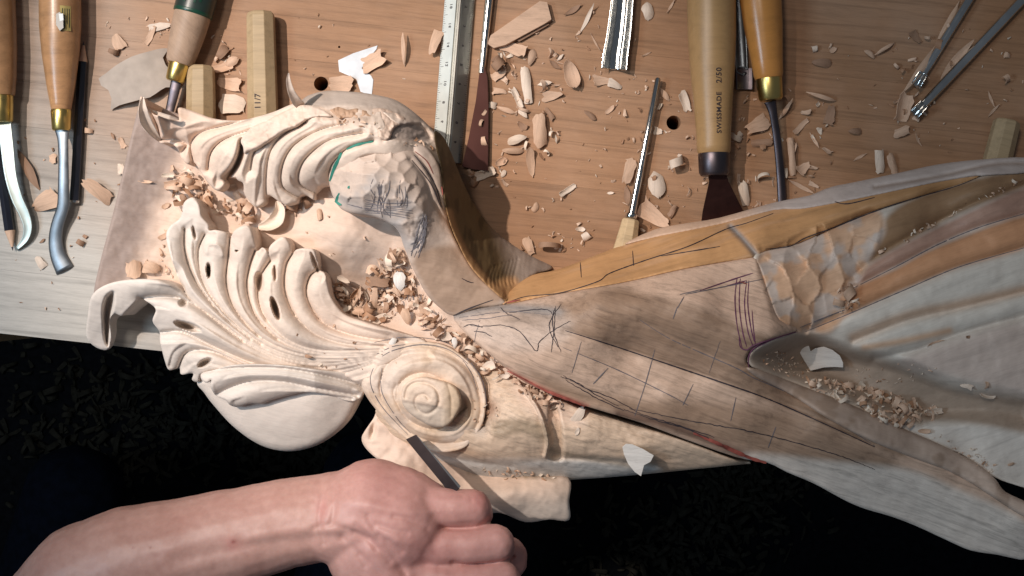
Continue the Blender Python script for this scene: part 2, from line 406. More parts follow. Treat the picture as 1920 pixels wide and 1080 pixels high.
lv = TPS([(165, 620, 60), (185, 560, 118), (205, 640, 48), (240, 530, 150), (300, 530, 158), (250, 575, 128), (300, 580, 128), (300, 630, 104), (330, 690, 80), (370, 710, 78),
          (320, 450, 134), (360, 375, 142), (400, 435, 146), (460, 430, 158), (500, 480, 138), (530, 450, 146), (570, 470, 148), (605, 515, 136), (360, 500, 128), (420, 520, 132),
          (480, 560, 130), (560, 560, 126), (640, 600, 112), (400, 580, 142), (480, 630, 136), (560, 650, 128), (640, 665, 124), (700, 665, 128), (760, 650, 120), (450, 680, 120), (540, 690, 112), (620, 700, 92), (665, 735, 66), (640, 720, 76), (400, 640, 132)])
leaf_v = [[(262, 560), (300, 556), (345, 562), (395, 592), (450, 632), (520, 668), (600, 682), (700, 672)],
          [(332, 512), (352, 556), (400, 598), (455, 640), (525, 675), (600, 688), (705, 674)],
          [(346, 430), (346, 465), (356, 505), (378, 545), (415, 590), (470, 636), (535, 668), (620, 680), (705, 670)],
          [(384, 440), (372, 470), (376, 515), (395, 555), (435, 602), (490, 645), (560, 670), (640, 674), (708, 667)],
          [(431, 446), (428, 480), (424, 530), (440, 580), (485, 630), (555, 662), (640, 668), (710, 664)],
          [(478, 470), (468, 500), (463, 540), (478, 590), (520, 635), (585, 660), (650, 664), (712, 660)],
          [(506, 490), (488, 520), (484, 560), (500, 600), (545, 640), (610, 658), (712, 656)],
          [(548, 476), (536, 500), (534, 545), (552, 590), (590, 626), (650, 646), (720, 650)],
          [(597, 506), (580, 520), (575, 555), (598, 598), (640, 622), (700, 636), (760, 640)],
          [(295, 625), (340, 622), (400, 650), (470, 680), (560, 698), (640, 694), (700, 678)],
          [(335, 690), (352, 660), (400, 660), (470, 690), (560, 706), (640, 700), (700, 682)]]
leaf_r = [[(178, 640), (172, 590), (190, 552), (230, 534), (300, 535), (345, 553), (398, 590), (460, 634)],
          [(320, 450), (326, 490), (345, 540), (385, 578), (440, 622), (500, 656)],
          [(362, 385), (362, 440), (364, 490), (378, 530), (402, 566), (450, 612), (510, 652), (590, 676)],
          [(404, 440), (398, 480), (400, 530), (420, 575), (468, 626), (530, 660)],
          [(458, 432), (450, 480), (446, 530), (460, 580), (505, 630), (570, 660)],
          [(493, 472), (478, 510), (474, 550), (490, 595), (535, 638), (600, 659)],
          [(528, 455), (515, 500), (510, 550), (525, 595), (570, 632), (640, 654)],
          [(568, 473), (556, 510), (556, 555), (578, 598), (620, 630), (690, 646)],
          [(606, 518), (600, 555), (622, 590), (665, 612), (730, 630)],
          [(280, 572), (330, 585), (390, 615), (460, 655), (550, 688), (640, 688), (690, 677)],
          [(306, 640), (330, 640), (380, 642), (440, 668), (530, 696), (620, 698)],
          [(345, 690), (370, 680), (430, 690), (520, 712), (620, 716), (690, 700)],
          [(318, 685), (326, 660), (350, 645)]]
eyes = [(384, 680, 16, 7, -28), (391, 507, 15, 5, 88), (516, 578, 24, 7, 72), (343, 569, 9, 7, 10), (352, 612, 28, 8, 18), (486, 528, 20, 9, 85), (364, 436, 14, 4, 80), (515, 512, 16, 3.5, 88), (590, 492, 22, 4, 70), (444, 470, 4, 2, 0)]
def leaf_h(X, Y):
    h = lv(X, Y)-15+rv(X, Y, leaf_v, leaf_r, 25, 26, 0.62)-groove(X, Y, [l[:-3] for l in leaf_v], 6, 3.0)+fbm(X, Y, 18, 9)*1.3
    for i, (x, y, a, b, an) in enumerate(eyes):
        h = h-np.minimum(dent(X, Y, x, y, a, b, an, 60 if i in (1, 2, 4) else 34 if i == 0 else 26), 60)
    # hollow inside the curled tip
    h = h-52*sstep(0, 12, sdf(X, Y, spline([(190, 574), (198, 552), (215, 544), (217, 566), (211, 595), (209, 620), (204, 652), (194, 640), (190, 606)], 4, True))[0])
    # the curled-over inner scoop of the third lobe
    h = h+groove(X, Y, [[(387, 474), (390, 460), (403, 458), (414, 466), (418, 478)]], 5, 4)
    return h
layer('acanthus_leaf', leaf_out, leaf_h, lambda X, Y, Z: lay([PALE, (WHITE, sstep(520, 300, X)), (GREY, 0.35*reg(X, Y, [(540, 610), (640, 640), (690, 680), (660, 740), (560, 690)], 30)),
      (FRESH, 0.6*reg(X, Y, [(600, 560), (760, 620), (740, 650), (600, 630)], 25))], X, Y), 1.9, 30, 4.5, key='leaf', label='pale curling leaf with combed flutes', **A_)

# ---- lower leaf lobes and the plain shell beneath them
sh = TPS([(380, 720, 70), (420, 780, 48), (500, 835, 30), (560, 842, 28), (640, 800, 36), (665, 750, 52), (450, 740, 74), (520, 770, 70), (580, 780, 68), (620, 740, 74), (540, 700, 80)])
layer('plain_shell', [(372, 712), (384, 738), (405, 765), (440, 802), (487, 834), (535, 846), (580, 840), (618, 822), (648, 795), (668, 760), (676, 735), (660, 700), (560, 680), (440, 685)],
      lambda X, Y: sh(X, Y)+fbm(X, Y, 40, 4)*2, flat(WHITE*1.0), 2.6, -40, 14, label='smooth rounded blank lobe under the leaf', **A_)
lw = TPS([(400, 706, 112), (400, 740, 88), (430, 757, 86), (475, 752, 92), (470, 690, 124), (540, 700, 118), (600, 712, 108), (560, 740, 90), (640, 735, 96), (668, 740, 90), (690, 704, 92), (620, 690, 108)])
layer('lower_leaf', [(378, 700), (400, 694), (440, 684), (520, 684), (600, 694), (660, 700), (690, 712), (678, 745), (655, 752), (620, 742), (580, 735), (540, 742), (505, 752), (490, 758), (470, 757), (447, 763),
                     (432, 760), (422, 750), (405, 742), (395, 726), (396, 712), (388, 718), (378, 712)],
      lambda X, Y: lw(X, Y)+rv(X, Y, [[(400, 745), (425, 730), (470, 716), (530, 716), (600, 730), (670, 742)], [(376, 700), (440, 690), (540, 692), (640, 712), (680, 725)], [(430, 765), (490, 760), (540, 748), (600, 742), (660, 748)]],
                           [[(402, 722), (440, 702), (520, 700), (600, 712), (660, 730)], [(440, 752), (480, 736), (530, 728), (590, 734), (650, 745)]], 22, 20, 0.7)-6-0.4*np.maximum(0, X-590),
      flat(WHITE), 1.9, 50, 4, label='low folded leaf lobes over the smooth shell', **A_)

# ---- crest leaf along the top
cr = TPS([(266, 184, 230), (262, 220, 190), (290, 250, 175), (300, 215, 205), (335, 203, 190), (330, 270, 160), (430, 230, 190), (360, 300, 150), (400, 350, 126), (450, 365, 124), (478, 385, 120), (540, 382, 128), (600, 360, 138),
          (400, 270, 186), (450, 300, 188), (510, 240, 212), (520, 300, 204), (560, 200, 205), (580, 250, 226), (580, 310, 210), (620, 180, 190), (640, 230, 236), (700, 178, 190), (700, 220, 236), (760, 200, 190), (760, 250, 222), (800, 240, 170), (828, 285, 150), (640, 290, 232)])
cr_v = [[(362, 302), (358, 270), (378, 248), (420, 236), (470, 222)], [(418, 332), (440, 312), (450, 285), (455, 264)], [(500, 372), (499, 335), (505, 290), (525, 258), (570, 228)],
        [(565, 372), (530, 350), (530, 310), (552, 272), (600, 244), (650, 232)], [(592, 362), (562, 345), (562, 318), (580, 290), (620, 262), (680, 250)], [(622, 350), (618, 320), (632, 296), (656, 276), (700, 264)],
        [(335, 290), (350, 272), (330, 262), (300, 262)], [(300, 262), (296, 240), (288, 220), (276, 200)], [(470, 318), (476, 288), (500, 262), (545, 236)], [(390, 318), (396, 286), (420, 262), (470, 244)]]
cr_r = [[(375, 318), (376, 285), (395, 262), (440, 244), (500, 226)], [(404, 350), (408, 318), (420, 288), (446, 256)], [(462, 375), (462, 330), (478, 300), (496, 275)], [(480, 385), (488, 340), (492, 300), (512, 262), (560, 232)],
        [(530, 382), (515, 345), (515, 308), (538, 268), (588, 238)], [(575, 368), (546, 335), (548, 310), (568, 280), (612, 254)], [(605, 358), (590, 335), (600, 310), (624, 282), (670, 258)],
        [(345, 300), (345, 280), (370, 250)], [(283, 246), (272, 222), (266, 196)], [(320, 262), (330, 245), (380, 238)]]
def cr_h(X, Y):
    h = cr(X, Y)-10+rv(X, Y, cr_v, cr_r, 22, 28, 0.62)-groove(X, Y, cr_v, 6, 2.6)+fbm(X, Y, 20, 12)*1.5
    h = h-groove(X, Y, [[(455, 266), (451, 292), (440, 316), (426, 334)]], 62, 4.5)
    h = h+9*near(X, Y, [(447, 262), (442, 290), (430, 312), (416, 326)], 8)
    h = h-12*sstep(-2, 5, sdf(X, Y, spline([(715, 210), (745, 232), (790, 232), (812, 262), (780, 266), (740, 262), (716, 262), (724, 240)], 3, True))[0])
    band = reg(X, Y, [(570, 215), (585, 160), (700, 160), (800, 210), (840, 290), (815, 262), (780, 232), (720, 208), (640, 204)], 4)
    return h-8*band+fbm(X, Y, 9, 31)*3.5*reg(X, Y, [(575, 205), (720, 200), (815, 250), (800, 275), (700, 262), (600, 232)], 8)
def cr_c(X, Y, Z):
    top = reg(X, Y, [(570, 200), (590, 150), (700, 150), (800, 200), (840, 280), (812, 245), (770, 222), (700, 204), (640, 198)], 5)
    sm = reg(X, Y, [(735, 236), (760, 228), (790, 236), (808, 262), (780, 268), (745, 262), (722, 258)], 6)
    return lay([PALE, (FRESH, 1-sstep(360, 470, X)), (np.array([0.42, 0.35, 0.30]), top*0.85), (np.array([0.36, 0.30, 0.27]), sm*0.8), (BROWN, 0.5*near(X, Y, [(600, 212), (640, 222), (690, 222)], 9))], X, Y)
layer('crest_leaf', [(264, 181), (270, 186), (277, 200), (288, 214), (300, 217), (318, 222), (335, 224), (334, 203), (352, 205), (400, 222), (440, 226), (470, 222), (512, 210), (540, 198), (562, 190), (580, 178), (615, 170), (660, 172),
                     (700, 177), (745, 189), (790, 222), (822, 258), (836, 292), (825, 330), (760, 300), (690, 290), (650, 320), (634, 352), (624, 352), (612, 346), (600, 348), (592, 362), (588, 374), (574, 366), (564, 368),
                     (556, 380), (540, 385), (524, 378), (506, 366), (500, 368), (496, 380), (480, 388), (468, 378), (458, 362), (456, 344), (446, 338), (440, 332), (424, 336), (420, 350), (410, 358), (396, 350), (378, 326),
                     (364, 304), (352, 308), (340, 296), (332, 278), (318, 268), (302, 268), (284, 256), (268, 240), (259, 214), (261, 192)],
      cr_h, cr_c, 1.9, 95, 5, key='crest', label='fluted crest leaf along the top edge with ragged curled lip', **A_)

layer('crest_lip', [(452, 262), (456, 276), (458, 288), (466, 283), (482, 278), (506, 262), (530, 246), (556, 236), (574, 224), (600, 218), (622, 218), (606, 206), (584, 198), (560, 198), (530, 210), (500, 226), (470, 240)],
      lambda X, Y: cr(X, Y)+14+fbm(X, Y, 10, 3)*4-0.25*(Y-225)*0, lambda X, Y, Z: lay([FRESH*1.02, (PALE, 0.5+fbm(X, Y, 20, 3))], X, Y), 1.8, 150, 4, parent=carving, label='ragged curled-over lip crossing the crest leaf', key='lip')
layer('crest_lip', [(618, 206), (634, 200), (652, 206), (668, 203), (690, 208), (702, 206), (700, 220), (684, 216), (668, 222), (650, 220), (636, 222), (626, 214)], lambda X, Y: cr(X, Y)+8+fbm(X, Y, 8, 5)*9, BROWN*1.7, 1.8, 150, 3, parent=carving, key='lip2', closed_spline=False)
layer('crest_lip', [(700, 204), (728, 206), (760, 222), (752, 232), (738, 240), (728, 262), (712, 258), (706, 236), (698, 222)], lambda X, Y: cr(X, Y)+6+fbm(X, Y, 9, 6)*7, FRESH, 1.8, 150, 4, parent=carving, key='lip3')

# the two free curls that stand up from the crest, built as bent tapering blades
def curl_blade(name, path, widths, zs, parent, m='carved', tone=PALE, thick=5, cup=5.0, nu=28, nv=9, label=None):
    c = spline(path, 8); w = np.interp(np.linspace(0, 1, len(c)), np.linspace(0, 1, len(widths)), widths); z = np.interp(np.linspace(0, 1, len(c)), np.linspace(0, 1, len(zs)), zs)
    t = np.linspace(0, len(c)-1, nu); i = np.minimum(t.astype(int), len(c)-2); f = t-i
    p = c[i]*(1-f)[:, None]+c[i+1]*f[:, None]; ww = np.interp(t, np.arange(len(c)), w); zz = np.interp(t, np.arange(len(c)), z)
    tg = np.gradient(p, axis=0); tg /= np.hypot(tg[:, 0], tg[:, 1])[:, None]; nr = np.stack([-tg[:, 1], tg[:, 0]], 1)
    V = []
    for side in (0, 1):
        for a in range(nu):
            for b in range(nv):
                s = b/(nv-1)*2-1; q = p[a]+nr[a]*s*ww[a]/2
                e = 1-abs(s)**3
                V.append(W(q[0], q[1], zz[a]+cup*s*s*ww[a]/20-(thick*e+1.0 if side else 0)))
    F = []; o2 = nu*nv
    for a in range(nu-1):
        for b in range(nv-1):
            k = a*nv+b; F.append((k, k+1, k+nv+1, k+nv)); F.append((o2+k, o2+k+nv, o2+k+nv+1, o2+k+1))
        for b in (0, nv-1):
            k = a*nv+b; F.append((k, k+nv, k+nv+o2, k+o2) if b == 0 else (k+nv, k, k+o2, k+nv+o2))
    for a in (0, nu-1):
        for b in range(nv-1):
            k = a*nv+b; F.append((k+1, k, k+o2, k+1+o2) if a == 0 else (k, k+1, k+1+o2, k+o2))
    me = np_mesh(name, np.array(V), np.array(F), True, np.tile(tone, (len(V), 1)))
    bm = bmesh.new(); bm.from_mesh(me); bmesh.ops.recalc_face_normals(bm, faces=bm.faces); bm.to_mesh(me); bm.free()
    o = link(name, me, M[m] if isinstance(m, str) else m, parent, True)
    if label: o['label'] = label
    return o
curl_blade('leaf_curl', [(541, 137), (541, 152), (546, 172), (556, 190), (566, 200)], [2, 9, 13, 18, 16], [275, 262, 246, 226, 205], carving, cup=6, label='thin curled leaf tip standing up from the top of the crest')
curl_blade('leaf_curl', [(268, 182), (268, 206), (274, 228), (287, 248), (300, 264)], [3, 17, 22, 16, 5], [258, 244, 224, 204, 180], carving, cup=9, label='sickle-shaped leaf tip at the upper left corner')
curl_blade('leaf_curl', [(286, 207), (300, 214), (318, 220), (336, 224)], [2, 7, 8, 3], [228, 226, 220, 205], carving, cup=5)

# ---- scaled shoulder with gouge facets
seeds = []
_r = random.Random(3)
for iy in range(9):
    for ix in range(10):
        sx, sy = 620+ix*27+(iy % 2)*13+_r.uniform(-9, 9), 262+iy*24+_r.uniform(-8, 8); seeds.append((sx, sy, _r.uniform(-0.16, 0.16), _r.uniform(-0.16, 0.16)))
def facets(X, Y, k):
    f = np.full(X.shape, 1e18); g = np.zeros(X.shape)
    for sx, sy, a, b in seeds:
        d = (X-sx)**2+(Y-sy)**2; q = d < f; f = np.where(q, d, f); g = np.where(q, (X-sx)*a+(Y-sy)*b, g)
    return f*k+g
dm = TPS([(622, 350, 190), (625, 320, 200), (655, 282, 220), (700, 268, 224), (760, 272, 218), (805, 290, 196), (826, 340, 176), (840, 410, 160), (870, 470, 156), (905, 525, 158), (945, 560, 160),
          (680, 330, 246), (740, 330, 244), (780, 380, 222), (650, 370, 214), (700, 392, 214), (740, 418, 208), (757, 450, 190), (775, 500, 172), (805, 550, 160), (850, 590, 152),
          (800, 460, 186), (840, 520, 172), (880, 560, 162), (700, 360, 245)])
def dm_h(X, Y):
    f = reg(X, Y, [(628, 330), (650, 290), (720, 278), (770, 300), (790, 350), (785, 410), (750, 425), (690, 398), (636, 372)], 10)
    h = dm(X, Y)+facets(X, Y, 0.016)*f+fbm(X, Y, 30, 21)*3*(1-f)
    h = h-groove(X, Y, [[(762, 270), (790, 300), (812, 340), (830, 385), (836, 410)], [(770, 300), (798, 335), (812, 375), (850, 430), (860, 450)]], 6, 5)
    h = h+groove(X, Y, [[(752, 420), (770, 440), (785, 470), (798, 430), (792, 380)]], 6, 10)
    h = h+fbm(X, Y, 7, 40)*4*reg(X, Y, [(765, 420), (800, 400), (800, 450), (775, 480)], 8)
    return h-groove(X, Y, [[(780, 470), (820, 465), (862, 475)]], 3, 20)
def dm_c(X, Y, Z):
    br = reg(X, Y, [(775, 480), (860, 460), (905, 515), (948, 560), (852, 592), (805, 555)], 10)
    sm = reg(X, Y, [(665, 370), (690, 330), (720, 330), (770, 360), (785, 410), (755, 420), (710, 400)], 14)*(0.55+0.9*fbm(X, Y, 12, 8))
    sm2 = near(X, Y, [(740, 425), (765, 460), (785, 440), (795, 410)], 14)*0.7
    sm3 = near(X, Y, [(640, 372), (680, 396), (740, 420)], 12)*0.6
    return lay([np.array([0.62, 0.50, 0.42]), (BROWN*1.05, br*0.85), (SMUDGE*1.4, sm*0.75), (SMUDGE*1.5, sm2), (SMUDGE*1.4, sm3)], X, Y)
layer('scaled_shoulder', [(619, 352), (617, 330), (626, 306), (646, 284), (668, 272), (696, 266), (740, 262), (790, 270), (812, 290), (826, 320), (832, 370), (842, 420), (862, 465), (895, 515), (945, 562), (940, 572), (895, 578), (850, 592), (822, 575), (800, 552), (782, 520),
                          (768, 490), (757, 462), (750, 440), (738, 424), (712, 410), (690, 404), (660, 400), (640, 392), (628, 376)],
      dm_h, dm_c, 1.9, 85, 5, key='dome', label='domed shoulder covered in shallow gouge facets and pencil scribble', **A_)

# ---- dark curved edge band dropping to the bench
eb = TPS([(822, 260, 170), (835, 300, 186), (842, 370, 168), (852, 430, 160), (880, 485, 158), (915, 530, 160), (945, 560, 160), (868, 300, 80), (880, 350, 60), (905, 405, 40), (945, 450, 22), (1000, 485, 12), (1035, 502, 10),
          (860, 350, 110), (880, 420, 100), (920, 470, 84), (960, 500, 74), (960, 540, 116), (1000, 505, 50)])
def eb_h(X, Y):
    h = eb(X, Y)+fbm(X*1.0, Y*0.25, 7, 5)*3
    h = h+7*np.exp(-(seg_dist(X, Y, spline([(838, 370), (850, 430), (878, 485), (912, 525), (940, 552)], 4))[0]/8)**4)
    for i in range(8):
        x0 = 922+i*7; h = h-groove(X, Y, [[(x0, 500-i*2), (x0-8, 520), (x0-6, 540-i)]], 5, 2.2)
    return h
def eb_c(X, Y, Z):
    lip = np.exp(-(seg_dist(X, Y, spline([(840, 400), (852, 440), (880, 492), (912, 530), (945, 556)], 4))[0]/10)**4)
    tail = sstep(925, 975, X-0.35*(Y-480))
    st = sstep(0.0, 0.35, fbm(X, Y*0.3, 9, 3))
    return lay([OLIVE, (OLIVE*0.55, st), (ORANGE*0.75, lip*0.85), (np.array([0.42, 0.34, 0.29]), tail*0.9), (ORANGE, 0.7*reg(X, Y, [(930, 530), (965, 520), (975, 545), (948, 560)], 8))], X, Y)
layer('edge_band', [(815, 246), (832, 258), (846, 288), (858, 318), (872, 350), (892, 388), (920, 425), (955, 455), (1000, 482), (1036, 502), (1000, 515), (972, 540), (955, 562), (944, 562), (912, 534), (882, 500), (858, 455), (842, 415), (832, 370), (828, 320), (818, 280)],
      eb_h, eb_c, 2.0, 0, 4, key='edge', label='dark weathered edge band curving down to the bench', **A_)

# ---- long stem and wing: one shared surface, cut into its parts
hr = TPS([(1050, 504, 70), (1144, 468, 60), (1226, 441, 52), (1350, 412, 46), (1450, 382, 44), (1520, 368, 44), (1600, 345, 46), (1690, 325, 52), (1800, 305, 60), (1930, 296, 70),
          (945, 572, 162), (1050, 550, 164), (1185, 526, 168), (1277, 505, 160), (1412, 482, 150), (1100, 520, 140), (1300, 460, 118), (1420, 430, 110),
          (900, 590, 166), (860, 594, 154), (900, 640, 178), (960, 620, 196), (960, 690, 184), (1060, 622, 214), (1040, 680, 206),
          (1120, 560, 216), (1200, 570, 220), (1320, 585, 224), (1450, 636, 210), (1180, 656, 176), (1300, 700, 168), (1440, 750, 160), (1540, 790, 156), (1640, 832, 150),
          (1150, 706, 182), (1260, 750, 176), (1400, 800, 162), (1000, 722, 172), (1100, 760, 166), (1200, 788, 154), (1290, 820, 140), (1380, 852, 128), (1440, 868, 118), (1520, 905, 100), (1600, 940, 88), (1700, 980, 80), (1830, 1032, 78), (1940, 1050, 78),
          (1520, 860, 130), (1620, 890, 122), (1720, 920, 112), (1850, 970, 110),
          (1360, 560, 186), (1420, 540, 172), (1400, 690, 192), (1480, 440, 112), (1560, 420, 108), (1640, 392, 108), (1720, 365, 108), (1830, 332, 110),
          (1600, 530, 130), (1640, 480, 116), (1760, 420, 104), (1920, 345, 100), (1760, 460, 134), (1920, 400, 130), (1920, 460, 142), (1700, 540, 148), (1600, 580, 150), (1760, 580, 150), (1920, 545, 148),
          (1640, 650, 136), (1760, 650, 146), (1920, 610, 146), (1920, 700, 146), (1780, 720, 130), (1920, 810, 112), (1720, 800, 112), (1800, 840, 108), (1920, 890, 104), (1520, 650, 120), (1500, 610, 160), (1600, 700, 92), (1480, 690, 120),
          (1640, 790, 130), (1760, 860, 132), (1860, 925, 130), (1930, 975, 128)])
wing_v = [[(1590, 545), (1680, 500), (1760, 458), (1840, 425), (1930, 398)], [(1510, 622), (1600, 585), (1700, 542), (1800, 500), (1930, 462)], [(1600, 640), (1700, 602), (1800, 578), (1930, 545)],
          [(1640, 672), (1720, 655), (1800, 625), (1930, 590)], [(1600, 520), (1660, 470), (1760, 415), (1840, 375), (1930, 345)], [(1430, 468), (1500, 455), (1560, 428), (1625, 400), (1720, 370), (1830, 332)]]
gouges = [(1440, 505, -.30, .05), (1462, 540, .22, .10), (1490, 500, -.34, .02), (1512, 545, .10, -.16), (1535, 480, -.20, .20), (1560, 520, .34, -.05), (1580, 450, -.12, .22), (1592, 500, -.30, -.10), (1612, 470, .30, .10), (1620, 420, .16, .24),
          (1500, 585, .05, -.30), (1540, 590, -.05, .30), (1470, 585, .20, .26), (1566, 570, .26, .12), (1450, 470, .1, .3), (1505, 455, .24, .12), (1600, 535, .36, 0)]
hollow = [(1408, 668), (1425, 648), (1460, 634), (1496, 622), (1540, 628), (1600, 648), (1700, 672), (1800, 712), (1935, 740), (1935, 808), (1860, 798), (1760, 800), (1700, 790), (1640, 768), (1560, 735), (1480, 712), (1425, 694)]
def hr_h(X, Y):
    h = hr(X, Y)
    r = sstep(1500, 1600, X)
    h = h-groove(X, Y, wing_v, 12, 9)*1.0
    if X.max() > 1380:
        base = h.copy()
        f = sstep(-6, 6, sdf(X, Y, spline([(1418, 490), (1470, 455), (1520, 430), (1600, 404), (1640, 392), (1650, 430), (1640, 470), (1604, 540), (1570, 610), (1540, 625), (1490, 620), (1455, 600), (1440, 560)], 4, True))[0])
        if f.max() > 0:
            fd = np.full(X.shape, 1e18); gg = np.zeros(X.shape); wx, wy = X+9*fbm(X, Y, 30, 41), Y+9*fbm(X, Y, 30, 42)
            for gx, gy, ga, gb in gouges:
                d_ = ((wx-gx)*1.25)**2+((wy-gy)*0.8)**2; q_ = d_ < fd; fd = np.where(q_, d_, fd); gg = np.where(q_, (wx-gx)*ga*1.1+(wy-gy)*gb*0.9, gg)
            h = h+f*(gg*0.62+fd*0.005-9)
        h = h-46*sstep(-4, 34, sdf(X, Y, spline(hollow, 4, True))[0])*(1-0.35*sstep(1700, 1920, X))
    h = h-groove(X, Y, [[(1060, 620), (1250, 680), (1440, 745), (1640, 832)], [(1200, 600), (1300, 650), (1440, 708), (1560, 780), (1640, 838)]], 3.0, 5)
    return h+fbm(X, Y, 60, 17)*5+fbm(X, Y, 16, 18)*1.0
stem_bot = [(850, 592), (868, 620), (895, 645), (922, 668), (960, 700), (1000, 725), (1060, 747), (1100, 762), (1200, 792), (1280, 822), (1380, 857), (1440, 868)]
or_bot = [(945, 571), (1000, 560), (1050, 550), (1120, 538), (1185, 526), (1277, 505), (1350, 492), (1412, 482)]
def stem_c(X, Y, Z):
    dirt_shade = reg(X, Y, [(940, 600), (1100, 555), (1180, 540), (1300, 575), (1450, 635), (1640, 740), (1700, 850), (1640, 838), (1440, 748), (1240, 680), (1060, 622)], 10)  # brown band: handled wood plus cast shade, both put into the colour
    low = reg(X, Y, [(1000, 700), (1150, 745), (1400, 760), (1560, 800), (1680, 870), (1560, 885), (1400, 845), (1200, 785), (1050, 745)], 16)  # lower brown band also paints the shade of the falling slope
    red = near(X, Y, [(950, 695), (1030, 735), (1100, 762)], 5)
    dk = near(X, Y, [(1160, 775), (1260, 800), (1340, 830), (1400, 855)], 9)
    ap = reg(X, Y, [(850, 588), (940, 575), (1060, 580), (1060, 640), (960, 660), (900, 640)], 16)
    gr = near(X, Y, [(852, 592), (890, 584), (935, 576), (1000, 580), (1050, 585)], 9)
    return lay([np.array([0.60, 0.43, 0.325]), (BROWN*1.02, dirt_shade*(0.88+0.2*streak(X, Y, 20, 90, 6, 2))), (BROWN*1.1, 0.16*sstep(0.0, 0.5, streak(X, Y, 20, 160, 4, 5))), (BROWN*1.1, low*0.9), (GREY, ap*0.4), (SMUDGE, gr*0.75), (np.array([0.50, 0.16, 0.11]), red*0.8), (np.array([0.13, 0.07, 0.05]), dk*0.8),
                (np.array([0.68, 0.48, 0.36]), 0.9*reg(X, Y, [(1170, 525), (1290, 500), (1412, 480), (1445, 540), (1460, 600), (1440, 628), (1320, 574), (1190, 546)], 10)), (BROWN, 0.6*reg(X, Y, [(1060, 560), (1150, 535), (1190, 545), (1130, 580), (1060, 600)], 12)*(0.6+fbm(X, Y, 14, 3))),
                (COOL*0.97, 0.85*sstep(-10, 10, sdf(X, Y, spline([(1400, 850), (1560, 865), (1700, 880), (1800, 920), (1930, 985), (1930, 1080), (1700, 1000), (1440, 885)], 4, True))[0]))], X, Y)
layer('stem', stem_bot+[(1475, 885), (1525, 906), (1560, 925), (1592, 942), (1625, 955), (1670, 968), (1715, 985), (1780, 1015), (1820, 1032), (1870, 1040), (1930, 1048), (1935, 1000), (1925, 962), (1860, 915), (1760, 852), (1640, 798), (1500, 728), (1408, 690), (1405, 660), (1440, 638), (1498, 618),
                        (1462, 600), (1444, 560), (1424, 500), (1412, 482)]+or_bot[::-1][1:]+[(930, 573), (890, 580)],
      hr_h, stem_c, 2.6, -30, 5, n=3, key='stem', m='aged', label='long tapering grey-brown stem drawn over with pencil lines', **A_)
def or_c(X, Y, Z):
    dark = near(X, Y, [(950, 560), (1000, 548), (1060, 552)], 8)
    st = sstep(0.05, 0.45, streak(X, Y, -16, 60, 5, 4))
    notch = near(X, Y, [(1370, 425), (1395, 450), (1420, 480)], 6)
    pale = sstep(6, -4, seg_dist(X, Y, spline([(1172, 458), (1230, 430), (1350, 412), (1450, 384), (1520, 372), (1560, 354)], 4))[0]-3)
    return lay([ORANGE, (ORANGE*0.74, st*0.6), (PEACH, 0.35*sstep(0.1, 0.5, streak(X, Y, -16, 80, 9, 9))), (ORANGE*0.72, 0.8*sstep(1480, 1700, X)), (ORANGE*0.7, dark*0.5), (SMUDGE*1.1, notch*0.9), (PEACH*1.05, pale*0.8)], X, Y)
layer('amber_edge_strip', or_bot+[(1435, 470), (1470, 462), (1500, 455), (1560, 428), (1625, 400), (1720, 370), (1830, 334), (1822, 326), (1740, 342), (1660, 356), (1620, 362), (1560, 372), (1500, 384), (1450, 388), (1350, 412), (1290, 422), (1226, 441), (1170, 460), (1144, 468), (1050, 504), (1000, 515), (968, 535), (945, 560)],
      lambda X, Y: hr_h(X, Y)+2.5-9*near(X, Y, [(1370, 425), (1395, 450), (1420, 480)], 5), or_c, 2.2, 0, 4, n=3, key='amber', m='wing_wood', label='orange-brown heartwood strip along the upper edge', **A_)
layer('pale_rim', [(1170, 458), (1228, 430), (1290, 418), (1350, 408), (1450, 380), (1520, 366), (1560, 350), (1600, 342), (1690, 323), (1760, 308), (1840, 299), (1930, 296), (1935, 322), (1830, 330), (1740, 345), (1640, 366), (1560, 382), (1500, 392), (1450, 394), (1350, 420), (1230, 444)],
      lambda X, Y: hr_h(X, Y)+8-6*near(X, Y, [(1640, 350), (1760, 330), (1860, 308), (1930, 306)], 4), lambda X, Y, Z: lay([np.array([0.55, 0.47, 0.43]), (BROWN, 0.5*near(X, Y, [(1640, 352), (1760, 331), (1860, 309), (1930, 307)], 3)), (PEACH, 0.7*(1-sstep(1360, 1480, X)))], X, Y), 2.2, 0, 5, n=3, key='rim', label='pale rounded outer rim at the top right', **A_)
